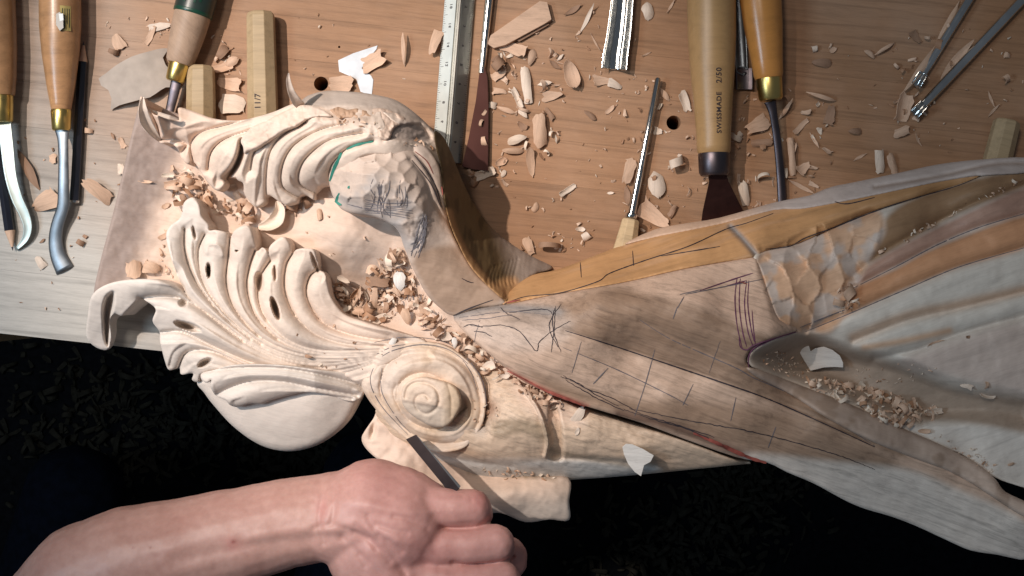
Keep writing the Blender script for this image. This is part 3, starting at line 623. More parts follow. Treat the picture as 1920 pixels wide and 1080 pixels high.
def wing_c(X, Y, Z):
    f = reg(X, Y, [(1418, 490), (1470, 455), (1520, 432), (1600, 404), (1645, 395), (1660, 430), (1640, 470), (1604, 540), (1570, 612), (1540, 625), (1490, 620), (1455, 600), (1440, 560)], 8)
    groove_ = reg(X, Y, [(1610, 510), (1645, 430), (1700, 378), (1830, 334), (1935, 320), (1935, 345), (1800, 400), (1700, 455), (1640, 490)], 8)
    pk = reg(X, Y, [(1590, 540), (1640, 490), (1760, 425), (1935, 348), (1935, 396), (1840, 425), (1760, 458), (1680, 500)], 6)
    og = reg(X, Y, [(1590, 548), (1680, 504), (1760, 462), (1935, 402), (1935, 458), (1800, 500), (1700, 540), (1620, 575), (1545, 612)], 6)
    band = 0.5*near(X, Y, [(1600, 632), (1700, 592), (1800, 570), (1930, 540)], 10)+0.6*near(X, Y, [(1620, 652), (1700, 638), (1780, 620)], 7)
    hol = reg(X, Y, [(1400, 668), (1460, 634), (1500, 622), (1560, 640), (1700, 690), (1800, 730), (1935, 748), (1935, 815), (1800, 795), (1690, 790), (1560, 740), (1440, 700)], 14)  # brown hollow: wood tone with the hollow's shade painted in
    lowp = reg(X, Y, [(1690, 800), (1780, 792), (1935, 825), (1935, 920), (1860, 905), (1770, 850)], 10)
    pl = reg(X, Y, [(1690, 680), (1780, 640), (1935, 605), (1935, 735), (1800, 712)], 16)
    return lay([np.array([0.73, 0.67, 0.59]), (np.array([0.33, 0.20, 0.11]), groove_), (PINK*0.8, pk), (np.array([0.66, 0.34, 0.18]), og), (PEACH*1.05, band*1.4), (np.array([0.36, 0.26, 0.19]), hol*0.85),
                (np.array([0.64, 0.51, 0.44]), pl*0.8), (COOL, lowp), (np.array([0.58, 0.49, 0.43]), f), (PEACH, f*sstep(-0.1, 0.15, fbm(X, Y, 40, 7))*0.9)], X, Y)
wing_poly = [(1412, 482), (1435, 470), (1500, 455), (1560, 428), (1625, 400), (1720, 370), (1830, 334), (1935, 318), (1940, 500), (1940, 700), (1940, 905), (1930, 915), (1900, 908), (1862, 893), (1800, 850), (1700, 815), (1640, 790), (1500, 722), (1410, 688), (1407, 662), (1440, 640), (1496, 620),
             (1462, 600), (1444, 560), (1424, 500)]
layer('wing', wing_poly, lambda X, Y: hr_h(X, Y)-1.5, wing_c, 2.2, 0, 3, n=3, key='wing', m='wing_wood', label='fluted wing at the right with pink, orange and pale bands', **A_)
layer('wing_rib', [(1400, 690), (1425, 694), (1500, 722), (1580, 752), (1640, 778), (1700, 806), (1760, 832), (1830, 868), (1866, 898), (1885, 922), (1935, 948), (1935, 975), (1900, 958), (1850, 925), (1780, 884), (1720, 862), (1640, 830), (1560, 790), (1480, 738), (1420, 708)],
      lambda X, Y: hr(X, Y)+12+fbm(X, Y, 30, 3)*4, lambda X, Y, Z: lay([np.array([0.46, 0.35, 0.28]), (FRESH*0.9, 0.8*sstep(1700, 1860, X)), (BROWN, 0.5*sstep(0, 0.3, fbm(X, Y, 30, 4)))], X, Y), 2.2, 0, 11, n=4, key='rib', label='narrow rounded rib running to the lower right corner', **A_)

# ---- lower moulding under the stem
mo = TPS([(905, 690, 96), (960, 712, 100), (1060, 756, 96), (1200, 798, 92), (1380, 860, 88), (1440, 870, 84), (900, 740, 104), (900, 790, 108), (960, 760, 126), (1010, 780, 128), (960, 820, 118), (900, 840, 96), (1000, 850, 92), (1100, 800, 112), (1100, 840, 96), (1200, 835, 98),
          (1070, 895, 24), (960, 905, 26), (1210, 885, 30), (1300, 878, 40), (1400, 868, 60), (850, 880, 24), (800, 850, 40), (760, 830, 60), (720, 790, 70), (830, 830, 80), (1300, 850, 84)])
def mo_h(X, Y):
    h = mo(X, Y)+fbm(X*0.4, Y*1.2, 14, 4)*3+fbm(X, Y, 9, 5)*1.2
    h = h+12*sstep(1, -3, seg_dist(X, Y, spline([(985, 735), (1005, 760), (1020, 795), (1027, 830), (1022, 856)], 4))[0]-4)
    h = h-14*sstep(0, 10, sdf(X, Y, spline([(1030, 748), (1052, 770), (1060, 860), (1028, 862), (1030, 825), (1024, 785)], 3, True))[0])
    h = h-26*np.exp(-(((X-902)/16)**2+((Y-775)/30)**2))+fbm(X, Y, 6, 8)*5*np.exp(-(((X-925)/26)**2+((Y-795)/30)**2))
    h = h-groove(X, Y, [[(760, 810), (820, 850), (900, 868), (960, 874)], [(1040, 858), (1140, 864), (1230, 874)]], 6, 5)
    return h
def mo_c(X, Y, Z):
    dk = reg(X, Y, [(925, 795), (960, 785), (1024, 795), (1026, 830), (980, 812), (930, 820)], 8)  # dark stripe: the scroll's cast shadow painted on the moulding
    bl = reg(X, Y, [(800, 850), (900, 860), (1020, 862), (1140, 862), (1240, 878), (1180, 895), (1070, 900), (900, 900)], 10)
    return lay([np.array([0.66, 0.50, 0.37]), (np.array([0.34, 0.26, 0.18]), dk*0.75), (np.array([0.50, 0.52, 0.52]), bl*0.8), (SMUDGE, 0.8*np.exp(-(((X-898)/14)**2+((Y-795)/20)**2))),
                (np.array([0.26, 0.13, 0.08]), 0.7*np.exp(-(((X-920)/14)**2+((Y-765)/20)**2))), (np.array([0.34, 0.26, 0.18]), 0.6*near(X, Y, [(1030, 845), (1100, 858), (1180, 872)], 6)), (FRESH, 0.6*reg(X, Y, [(960, 720), (1060, 760), (1100, 800), (1000, 780)], 12))], X, Y)
layer('lower_moulding', [(905, 682), (930, 690), (960, 706), (1000, 730), (1060, 752), (1100, 768), (1200, 798), (1300, 832), (1380, 862), (1442, 869), (1400, 870), (1340, 876), (1280, 882), (1210, 889), (1140, 895), (1070, 900), (980, 908), (900, 905), (840, 885), (790, 855), (740, 822), (705, 780), (720, 760), (800, 800), (880, 760), (900, 720)],
      mo_h, mo_c, 2.2, -30, 9, n=3, key='mould', m='aged', label='rounded tan moulding under the stem', **A_)

# ---- bracket under the scroll
br = TPS([(690, 800, 66), (710, 780, 60), (740, 830, 66), (684, 822, 58), (760, 870, 70), (860, 900, 44), (900, 930, 74), (960, 925, 78), (1040, 925, 74), (1066, 950, 58), (1000, 972, 44), (940, 960, 48), (1066, 905, 50), (820, 940, 60), (960, 900, 46), (900, 890, 30), (780, 840, 56)])
layer('scroll_bracket', [(708, 772), (700, 785), (684, 808), (678, 822), (684, 838), (704, 858), (760, 900), (820, 940), (900, 962), (940, 962), (985, 979), (1030, 974), (1067, 975), (1067, 940), (1066, 898), (1000, 895), (900, 880), (830, 862), (770, 830), (730, 790)],
      lambda X, Y: br(X, Y)+fbm(X, Y, 30, 6)*6-14*sstep(0, 14, sdf(X, Y, spline([(690, 800), (703, 782), (710, 800), (704, 822), (690, 828)], 4, True))[0]), lambda X, Y, Z: lay([FRESH, (WHITE*0.95, sstep(900, 960, Y)), (np.array([0.34, 0.25, 0.16]), 0.7*near(X, Y, [(880, 886), (960, 893), (1040, 898)], 5)*(0.6+fbm(X, Y, 8, 2)))], X, Y),
      2.4, -60, 6, n=4, key='bracket', label='pale block under the scroll with a square-cut right end', **A_)

# ---- the scroll (volute)
vo = TPS([(680, 715, 92), (700, 680, 108), (745, 652, 118), (800, 642, 124), (850, 658, 124), (890, 695, 122), (908, 745, 118), (900, 795, 108), (870, 830, 96), (800, 828, 90), (740, 795, 84), (700, 755, 84),
          (800, 676, 136), (740, 700, 130), (860, 704, 130), (726, 745, 116), (874, 755, 108), (845, 806, 98), (785, 806, 100), (742, 780, 104), (800, 745, 118)])
sp_v = [[(690, 700), (706, 676), (740, 657), (790, 648), (838, 660), (876, 688), (896, 725), (902, 765), (893, 800), (868, 824), (830, 832), (785, 820), (745, 792), (718, 752), (714, 715), (728, 682), (762, 664), (800, 662)],
        [(826, 712), (800, 700), (770, 704), (748, 722), (744, 750), (756, 776), (782, 797), (818, 806), (850, 798), (864, 775)], [(744, 722), (738, 735), (742, 752), (752, 770)]]
sp_r = [[(684, 722), (696, 740), (716, 768), (742, 800), (780, 828), (830, 842), (872, 834), (902, 806)], [(726, 722), (730, 756), (752, 788), (786, 812), (826, 820), (862, 812), (882, 790), (888, 755), (876, 715), (846, 682), (800, 670), (756, 684), (734, 706), (728, 730)],
        [(800, 745), (790, 740)], [(700, 690), (740, 668), (790, 656), (844, 668), (884, 700), (903, 745)]]
def vo_h(X, Y):
    h = vo(X, Y)-8+rv(X, Y, sp_v, sp_r, 18, 24, 0.6)+fbm(X, Y, 12, 3)*1.6
    h = h-18*sstep(0, 16, sdf(X, Y, spline([(862, 740), (884, 748), (886, 780), (868, 800), (836, 808), (806, 806), (840, 798), (860, 775)], 4, True))[0])
    return h-groove(X, Y, [[(690, 700), (698, 730), (720, 760)], [(716, 700), (712, 730), (726, 762), (748, 790), (765, 808)], [(870, 680), (888, 705), (898, 740)]], 2.4, 2)
def vo_c(X, Y, Z):
    lowr = reg(X, Y, [(760, 800), (830, 815), (880, 790), (905, 800), (880, 835), (800, 840)], 14)
    return lay([np.array([0.73, 0.585, 0.47]), (PALE*0.95, reg(X, Y, [(680, 720), (700, 670), (790, 640), (760, 690), (730, 740)], 18)), (np.array([0.42, 0.32, 0.22]), 0.6*reg(X, Y, [(840, 760), (880, 750), (890, 790), (860, 812), (800, 810)], 12)), (GREY, lowr*0.35),  # brown patch at the eye's lower right paints its shadow into the colour
                (np.array([0.62, 0.45, 0.31]), 0.5*sstep(0.05, 0.3, fbm(X*0.4, Y, 22, 12)))], X, Y)
vol_o = layer('scroll', [(678, 722), (684, 700), (698, 678), (722, 660), (755, 646), (795, 641), (835, 648), (868, 668), (892, 694), (906, 724), (911, 760), (905, 795), (890, 820), (865, 842), (820, 848), (780, 836), (740, 806), (712, 776), (690, 748)],
      vo_h, vo_c, 1.9, 20, 7, key='scroll', label='round spiral scroll with ringed grooves', **A_)
kb = TPS([(760, 712, 148), (800, 706, 152), (838, 718, 154), (862, 750, 150), (850, 790, 138), (815, 802, 130), (775, 790, 130), (757, 755, 138), (805, 750, 154)])
def kb_h(X, Y):
    h = kb(X, Y)+fbm(X, Y, 12, 7)*2
    h = h-4*sstep(-3, 4, Y-(752+0.18*(X-760)))*sstep(834, 826, X)
    h = h-groove(X, Y, [[(838, 716), (846, 745), (846, 780)]], 3, 3)-groove(X, Y, [[(760, 745), (764, 728), (778, 718), (798, 718), (816, 728), (824, 746), (818, 766), (800, 776), (784, 768), (778, 754), (784, 742), (796, 740), (804, 748)]], 5, 3)
    return h
layer('scroll_eye', [(752, 740), (758, 722), (775, 711), (795, 707), (818, 712), (840, 718), (856, 728), (864, 748), (862, 768), (848, 790), (835, 800), (812, 800), (790, 790), (768, 775), (756, 760)],
      kb_h, lambda X, Y, Z: lay([np.array([0.73, 0.58, 0.46]), (np.array([0.46, 0.42, 0.36]), 0.5*sstep(-6, 6, Y-(752+0.18*(X-760)))), (np.array([0.5, 0.36, 0.22]), 0.6*sstep(820, 850, X))], X, Y), 1.8, 90, 6, key='eye', label='raised faceted knob at the centre of the scroll', **A_)

# ---- drawn lines on the wood
marks('pencil_lines', [[(1060, 620), (1140, 645), (1250, 682), (1350, 716), (1440, 748), (1540, 792), (1640, 838)]], 2.8, 'ink', carving, ['stem'])
marks('pencil_lines', [[(1056, 652), (1150, 690), (1250, 738), (1290, 760)], [(1140, 690), (1112, 640+80)], [(1228, 655), (1210, 720), (1190, 780)], [(1300, 720), (1280, 760)], [(1200, 600), (1250, 632), (1300, 655), (1380, 690), (1412, 708), (1480, 738), (1560, 785), (1640, 836)],
                       [(1270, 575), (1262, 598)], [(1285, 552), (1270, 578)], [(1315, 543), (1275, 552)], [(1448, 520), (1320, 545), (1285, 552)], [(1380, 745), (1370, 790)], [(1455, 800), (1440, 840)]], 1.8, 'pencil_line', carving, ['stem'])
marks('pencil_lines', [[(875, 608), (900, 612), (940, 610), (975, 622), (1005, 658), (1012, 640), (1040, 618), (1070, 602)], [(888, 622), (905, 622), (922, 631)], [(938, 576), (950, 588), (975, 598)], [(955, 586), (990, 582), (1024, 580), (1038, 592)], [(1040, 578), (1036, 600), (1040, 630), (1052, 660)],
                       [(1042, 574), (1038, 620), (1034, 660)], [(1052, 570), (1030, 610), (1045, 650)], [(1052, 706), (1080, 716), (1110, 736), (1160, 762)], [(1060, 712), (1090, 730), (1130, 752), (1170, 770)], [(1056, 704), (1095, 726), (1150, 748), (1200, 775)], [(868, 614), (885, 608), (905, 614)],
                       [(1170, 768), (1230, 788), (1290, 805), (1350, 832), (1400, 855)], [(1200, 776), (1280, 800), (1340, 820)], [(1180, 766), (1300, 790), (1420, 812), (1560, 850), (1640, 880)]], 1.7, 'ink', carving, ['stem'], wob=0.8)
marks('pencil_lines', [[(1382, 520), (1378, 560), (1382, 610), (1392, 655)], [(1388, 522), (1386, 570), (1392, 620), (1400, 650)], [(1400, 526), (1396, 570), (1402, 620), (1412, 650)], [(1404, 526), (1402, 570), (1408, 615), (1414, 640)], [(1410, 582), (1412, 610), (1416, 645)], [(1386, 630), (1388, 650), (1400, 656), (1412, 648), (1440, 638), (1496, 622)],
                       [(1410, 655), (1450, 636), (1492, 622)], [(1404, 690), (1403, 672), (1410, 656), (1425, 645)], [(1312, 545), (1380, 522), (1412, 512)], [(1360, 537), (1400, 526)]], 2.3, 'purple', carving, ['stem', 'wing'])
marks('pencil_lines', [[(945, 570), (985, 556), (1050, 549), (1120, 528), (1144, 512), (1210, 488), (1290, 462), (1360, 430), (1400, 418), (1450, 400)], [(1435, 467), (1480, 462), (1510, 446), (1560, 428), (1625, 402), (1700, 376), (1790, 350), (1830, 334)], [(1240, 480), (1350, 462)], [(1186, 470), (1188, 498)],
                       [(1088, 492), (1090, 520)], [(1565, 378), (1590, 382), (1640, 370)]], 2.0, 'ink', carving, ['amber', 'stem', 'wing', 'rim'])
marks('pencil_lines', [[(1350, 640), (1330, 700)], [(900, 600), (890, 640), (905, 672)], [(860, 596), (900, 590), (960, 584), (1030, 590)], [(866, 600), (910, 597), (960, 590)], [(1090, 640), (1072, 700)]], 1.2, 'pencil_line', carving, ['stem'], wob=0.6)
marks('crayon_line', [([(950, 695), (985, 712), (1030, 736), (1096, 762)], 3.5), ([(1030, 734), (1060, 746), (1090, 759)], 4), ([(1300, 812), (1340, 829), (1400, 856), (1437, 868)], 7), ([(948, 568), (975, 562)], 3), ([(1385, 528), (1400, 532)], 4)], 6, 'red', carving, ['stem', 'amber'])
marks('crayon_line', [([(778, 284), (800, 302), (812, 326)], 2), ([(828, 350), (830, 366)], 3)], 3, 'red', carving, ['dome', 'crest', 'edge'])
marks('marker_line', [([(700, 265), (670, 271), (650, 280)], 5), ([(640, 286), (634, 300), (626, 316), (618, 340)], 6), ([(636, 362), (630, 378), (640, 384)], 5), ([(652, 350), (655, 352)], 6)], 5, 'green', carving, ['dome', 'crest'])
marks('pencil_scribble', [[(x0, y0), (x0+rnd.uniform(-6, 6), y0+18), (x0+rnd.uniform(-10, 10), y0+36)] for x0, y0 in [(690+rnd.uniform(0, 70), 335+rnd.uniform(0, 40)) for _ in range(22)]]+[[(684, 374+i*4), (725, 383+i*3+rnd.uniform(-3, 3)), (768+rnd.uniform(-10, 10), 380+i*5)] for i in range(7)]+[[(650+i*9, 382+i*2), (668+i*9, 388+i*2.4)] for i in range(8)], 1.2, 'pencil_line', carving, ['dome'])
marks('pencil_scribble', [[(768+rnd.uniform(-3, 20), 470+rnd.uniform(-20, 16)), (782+rnd.uniform(-3, 16), 440+rnd.uniform(-14, 10)), (790+rnd.uniform(-3, 12), 412+rnd.uniform(-14, 10))] for _ in range(12)], 1.6, 'pencil_line', carving, ['dome'])
marks('pencil_lines', [[(776, 290), (800, 320), (818, 352), (828, 390)], [(772, 300), (808, 345), (826, 388)], [(866, 522), (880, 529), (888, 530)], [(850, 592), (880, 578), (925, 562)]], 2, 'ink', carving, ['dome', 'edge'])
marks('pencil_lines', [[(702, 622+20), (760, 632), (830, 640), (872, 668), (905, 715), (912, 760)], [(700, 690), (694, 710), (700, 735), (722, 770), (765, 815)], [(716, 668), (740, 656), (790, 646), (840, 655), (880, 684)], [(716, 690), (716, 735), (745, 785), (770, 812)], [(868, 676), (884, 700), (894, 730)], [(706, 664), (735, 650), (760, 646)]],
      1.4, 'pencil_line', carving, ['scroll', 'leaf', 'back'])
marks('pencil_lines', [[(1590, 545), (1680, 500), (1760, 458), (1840, 425), (1930, 398)], [(1510, 622), (1600, 585), (1700, 542), (1800, 500), (1930, 462)], [(1500, 614), (1560, 590), (1600, 575)]], 1.8, 'pencil_line', carving, ['wing'])

# ================================================================== bench, floor
slope = math.tan(math.radians(6.27))
bench = empty('workbench', W(960, 300, 0)); tag(bench, 'long pale maple workbench top of glued boards, scattered with tools and wood chips', 'workbench')
def line_y(x, y0): return y0+(x-0)*slope
bounds = [-620, -300, -30, 50, 148, 232, 385, 505, 625.0]
holes = [(602, 157, 13.5), (1263, 230, 13.5), (636, 88, 2.2)]
for i in range(len(bounds)-1):
    y0, y1 = bounds[i]+0.14, bounds[i+1]-0.14
    xa, xb = -420, 2340
    outline = [(xa, line_y(xa, y0)), (xb, line_y(xb, y0)), (xb, line_y(xb, y1)), (xa, line_y(xa, y1))]
    pts = [Vector(p) for p in outline]; edges = [(k, (k+1) % 4) for k in range(4)]
    hs = [h for h in holes if y0 < h[1]-h[0]*slope < y1]
    for hx, hy, hr_ in hs:
        k0 = len(pts); nseg = 24
        for k in range(nseg): pts.append(Vector((hx+hr_*math.cos(2*math.pi*k/nseg), hy+hr_*math.sin(2*math.pi*k/nseg))))
        edges += [(k0+k, k0+(k+1) % nseg) for k in range(nseg)]
    vs, es, fs, *_ = delaunay_2d_cdt(pts, edges, [], 1 if not hs else 1, 1e-4)
    bm = bmesh.new(); T = -170
    top = [bm.verts.new(W(v.x, v.y, 0)) for v in vs]
    for f in fs:
        cx, cy = sum(vs[a].x for a in f)/len(f), sum(vs[a].y for a in f)/len(f)
        if any(math.hypot(cx-hx, cy-hy) < hr_*0.98 for hx, hy, hr_ in hs): continue
        bm.faces.new([top[a] for a in f])
    bmesh.ops.recalc_face_normals(bm, faces=bm.faces)
    for f in bm.faces:
        if f.normal.z < 0: f.normal_flip()
    r = bmesh.ops.extrude_face_region(bm, geom=list(bm.faces)[:])
    nv = [g for g in r['geom'] if isinstance(g, bmesh.types.BMVert)]
    bmesh.ops.translate(bm, verts=nv, vec=(0, 0, T*S))
    bmesh.ops.recalc_face_normals(bm, faces=bm.faces)
    me = bm_mesh('board', bm); o = link('board', me, M['bench'], bench, True)
# trestle legs
for x in (-250, 2150):
    for y in (-380, 560):
        bm = bmesh.new(); c = W(x, line_y(x, y), 0)
        bmesh.ops.create_cube(bm, size=1, matrix=Matrix.Translation((c.x, c.y, (-170*S-0.86)/2-0.001))@Matrix.Diagonal((0.08, 0.08, 0.86-170*S-0.002, 1)))
        bmesh.ops.bevel(bm, geom=bm.edges[:], offset=0.004, segments=1)
        link('leg', bm_mesh('leg', bm), M['ash'], bench, True)
bm = bmesh.new(); bmesh.ops.create_grid(bm, x_segments=8, y_segments=8, size=3.0)
fl = link('floor', bm_mesh('floor', bm), M['floor']); fl.location = (0, 0, -0.861); fl['kind'] = 'structure'

# ================================================================== tools on the bench
def lathe(name, prof, zc, k, m, parent, facets=28, flat_faces=False, phase=0.0, squash=1.0, label=None):
    """prof: (distance along the tool, radius) in units; axis along local x at height zc"""
    V, F = [], []; n = facets
    for t, r in prof:
        for j in range(n):
            a = 2*math.pi*(j+0.5)/n+phase; V.append((t*k*S, r*k*S*math.cos(a)*squash, zc*S+r*k*S*math.sin(a)))
    for i in range(len(prof)-1):
        for j in range(n):
            a, b = i*n+j, i*n+(j+1) % n; F.append((a, a+n, b+n, b))
    F.append(tuple(range(n))); F.append(tuple((len(prof)-1)*n+j for j in range(n))[::-1])
    me = np_mesh(name, V, F, not flat_faces)
    bm = bmesh.new(); bm.from_mesh(me); bmesh.ops.recalc_face_normals(bm, faces=bm.faces)
    if flat_faces:
        es = [e for e in bm.edges if len(e.link_faces) == 2 and e.calc_face_angle() > 0.4]
        bmesh.ops.bevel(bm, geom=es, offset=1.1*S, segments=2, affect='EDGES', profile=0.6)
        for f in bm.faces: f.smooth = False
    bm.to_mesh(me); bm.free()
    me.set_sharp_from_angle(angle=math.radians(50)) if not flat_faces else None
    o = link(name, me, m, parent)
    if label: o['label'] = label
    return o
def tool_root(name, label, cat, A, B, zc, group='carving tools laid on the bench'):
    a, b = W(*A, zc), W(*B, zc); d = b-a
    r = empty(name, (a.x, a.y, 0), math.atan2(d.y, d.x)); tag(r, label, cat, group)
    return r, (H-zc)/H
def plate(name, poly, z0, z1, m, parent, bevel=0.8, label=None):
    """flat piece traced at its place, from height z0 to z1 (or a height function)"""
    bm = bmesh.new(); f0 = z1 if callable(z1) else (lambda x, y: z1)
    vs = [bm.verts.new(W(x, y, f0(x, y))) for x, y in poly]
    f = bm.faces.new(vs); bm.normal_update()
    if f.normal.z < 0: f.normal_flip()
    r = bmesh.ops.extrude_face_region(bm, geom=[f])
    nv = [g for g in r['geom'] if isinstance(g, bmesh.types.BMVert)]
    bmesh.ops.translate(bm, verts=nv, vec=(0, 0, (z0-z1)*S if not callable(z1) else z0*S))
    bmesh.ops.recalc_face_normals(bm, faces=bm.faces)
    if bevel: bmesh.ops.bevel(bm, geom=bm.edges[:], offset=bevel*S, segments=2, affect='EDGES')
    o = link(name, bm_mesh(name, bm), m, parent, True)
    if label: o['label'] = label
    return o
def text_mesh(name, txt, size, m, parent, fn, bold=0.2, ext=0.15):
    """lettering as a real mesh; fn maps (along, across, height) in units to a local point"""
    c = bpy.data.curves.new(name, 'FONT'); c.body = txt; c.size = size; c.extrude = ext; c.offset = bold; c.align_x = 'CENTER'; c.align_y = 'CENTER'; c.space_character = 1.12; c.resolution_u = 3
    t = bpy.data.objects.new(name, c); C.objects.link(t); dg = bpy.context.evaluated_depsgraph_get(); me = bpy.data.meshes.new_from_object(t.evaluated_get(dg)); bpy.data.objects.remove(t); bpy.data.curves.remove(c)
    for v in me.vertices: v.co = Vector(fn(v.co.x, v.co.y, v.co.z+ext))
    me.materials.clear(); me.name = name; return link(name, me, m, parent)
def stamp(txt, t0, off, size, prof, zc, k, parent, flat_z=None):
    """text along a turned handle, reading from the blade towards the butt"""
    ts, rs = zip(*prof)
    def fn(x, y, z):
        t = t0-x; lat = off-y*1.0
        if flat_z is not None: return (t*k*S, -(-lat)*k*S, (flat_z+z+0.3)*S)
        r_ = float(np.interp(t, ts, rs))+0.35+z; a = lat/r_
        return (t*k*S, r_*math.sin(a)*k*S, zc*S+r_*math.cos(a)*k*S)
    o = text_mesh('stamp', txt, size, M['ink'], parent, fn)
    return o
# 1 leftmost gouge with bright bent blade
r, k = tool_root('bent_gouge', 'gouge with bright curved blade at the far left, its handle cut off by the edge', 'gouge', (-9, -60), (2, 180), 33)
lathe('handle', [(0, 34), (60, 34), (150, 33), (200, 30), (235, 26), (240, 24)], 34, k, M['handle_tan'], r)
lathe('ferrule', [(240, 22), (243, 22.6), (286, 20), (290, 18)], 34, k, M['brass'], r)
curl_blade('blade', [(8, 228), (14, 280), (20, 330), (32, 372), (45, 400), (52, 425), (47, 448), (30, 468)], [26, 25, 23, 22, 20, 17, 13, 4], [36, 34, 30, 25, 21, 17, 12, 7], r, 'satin', np.zeros(3), 6, 1.5)
# 2 second gouge
r, k = tool_root('spoon_gouge', 'gouge with varnished tan handle, brass ferrule and grey spoon-bent blade beside the black pencil', 'gouge', (112, -80), (115, 208), 37)
lathe('handle', [(0, 37), (60, 38), (130, 38), (180, 34), (240, 26), (275, 20), (284, 18.5), (287, 16)], 38, k, M['handle_tan'], r, 32)
lathe('ferrule', [(286, 18), (289, 19), (322, 17), (325, 15)], 38, k, M['brass'], r)
curl_blade('blade', [(116, 240), (118, 262), (119, 300), (119, 350), (118, 388), (108, 420), (104, 450), (109, 480), (122, 507)], [30, 20, 19, 21, 23, 24, 26, 30, 36], [42, 42, 40, 34, 28, 20, 13, 9, 7], r, 'steel', np.zeros(3), 8, -2.5)
p = plate('handle_label', [(105, 26), (112, 22), (118, 30), (119, 52), (112, 58), (105, 46)], 70, 77.5, M['label_dark'], r, 0.3)
plate('handle_label', [(110, 26), (118, 25), (119, 38), (112, 40)], 74, 78.2, M['label_white'], r, 0.3)
plate('handle_label', [(126, 18), (140, 18), (141, 66), (127, 62)], 60, lambda x, y: 76.0-0.55*(x-126), M['gold'], r, 0.0) if False else None
def band(name, xc, r_, a0, a1, t0, t1, m, parent, k, zc, seg=8):
    V, F = [], []
    for i in range(seg+1):
        a = math.radians(a0+(a1-a0)*i/seg)
        for t in (t0, t1): V.append((t*k*S, r_*k*S*math.cos(a), zc*S+r_*k*S*math.sin(a)))
        if i: F.append((2*i-2, 2*i-1, 2*i+1, 2*i))
    return link(name, np_mesh(name, V, F, True), m, parent)
band('handle_label', 0, 38.5, 42, 72, 98, 144, M['gold'], r, k, 38)
for j in range(4): band('label_print', 0, 38.8, 46+j*6, 48+j*6, 103, 138-6*(j % 2), M['label_dark'], r, k, 38, 2)
# 3 black pencil with the point up
def pencil(label, A, B, zc, rad):
    r, k = tool_root('pencil', label, 'pencil', A, B, zc, 'pencils on the bench')
    L = (W(*B, zc)-W(*A, zc)).length/S/k
    lathe('lead', [(0, 0.4), (7, 2.0)], zc, k, M['graphite'], r, 10)
    lathe('sharpened_wood', [(7, 2.0), (38, rad*0.96)], zc, k, M['chip'], r, 12)
    lathe('barrel', [(38, rad), (L-6, rad)], zc, k, M['black'], r, 6, True)
    lathe('end_cap', [(L-6, rad*0.95), (L-2, rad*0.9), (L, rad*0.5)], zc, k, M['chrome'], r, 12)
pencil('black pencil lying point up beside the spoon gouge', (157, 78), (140, 382), 9, 9.5)
pencil('dark pencil pointing down under the bright curved blade', (24, 470), (-22, 150), 9, 10)
# 4 worn handle with green label
r, k = tool_root('labelled_gouge', 'worn grey-brown handled gouge with a dark green label ring, leaning toward the leaf tip', 'gouge', (388, -70), (337, 120), 34)
lathe('handle', [(0, 36), (60, 36), (130, 33), (170, 29), (192, 26), (197, 22)], 36, k, M['handle_grey'], r, 32)
lathe('handle_label', [(62, 36.6), (64, 36.9), (96, 36.3)], 36, k, M['label_dark'], r, 32)
lathe('label_rim', [(95, 36.4), (96, 36.7), (101, 36.4), (102, 35.6)], 36, k, M['label_green'], r, 32)
for a0, t0 in ((60, 66), (75, 70), (90, 66), (105, 72), (118, 67)): band('label_print', 0, 37.4, a0, a0+7, t0, t0+14, M['label_green'], r, k, 36, 3)
lathe('ferrule', [(196, 19), (199, 19.5), (228, 17.5), (231, 15)], 36, k, M['brass'], r)
curl_blade('blade', [(331, 150), (327, 170), (320, 200), (312, 230)], [20, 20, 17, 15], [36, 34, 30, 28], r, 'steel_dark', np.zeros(3), 9, -2)
# 5, 6 octagonal handles
r, k = tool_root('octagonal_handle', 'short butt end of an octagonal ash handle just above the crest leaf', 'tool handle', (377, 124), (377, 235), 26)
lathe('handle', [(0, 21), (3, 24), (9, 26), (40, 27), (112, 28)], 27, k, M['ash'], r, 8, True)
r, k = tool_root('octagonal_handle', 'tall octagonal ash handle stamped 11/7 behind the crest leaf', 'tool handle', (489, 23), (494, 250), 28)
lathe('handle', [(0, 22), (3, 25), (9, 27), (120, 28.5), (226, 30)], 29, k, M['ash'], r, 8, True)
stamp('11/7', 171, -4, 15, [(0, 27), (226, 30)], 29, k, r, 29+27.1)
# 7 triangular scale ruler
r, k = tool_root('scale_ruler', 'long triangular scale ruler, one face white and one grey, running up behind the carving', 'ruler', (865, -40), (838, 300), 18, None)
prof = [(-29, 0.3), (-5, 27), (-3.5, 25), (-1.5, 25), (0, 28), (2.5, 28), (4, 25), (6, 24.5), (27, 6), (28, 0.3)]
Lr = 342
def prism(name, pr, L, m, parent):
    V = [(t*S, -y*S, z*S) for t in (0, L) for y, z in pr]; n = len(pr)
    F = [(j, (j+1) % n, (j+1) % n+n, j+n) for j in range(n)]+[tuple(range(n))[::-1], tuple(range(n, 2*n))]
    me = np_mesh(name, V, F, False); bm = bmesh.new(); bm.from_mesh(me); bmesh.ops.recalc_face_normals(bm, faces=bm.faces); bm.to_mesh(me); bm.free()
    return link(name, me, m, parent)
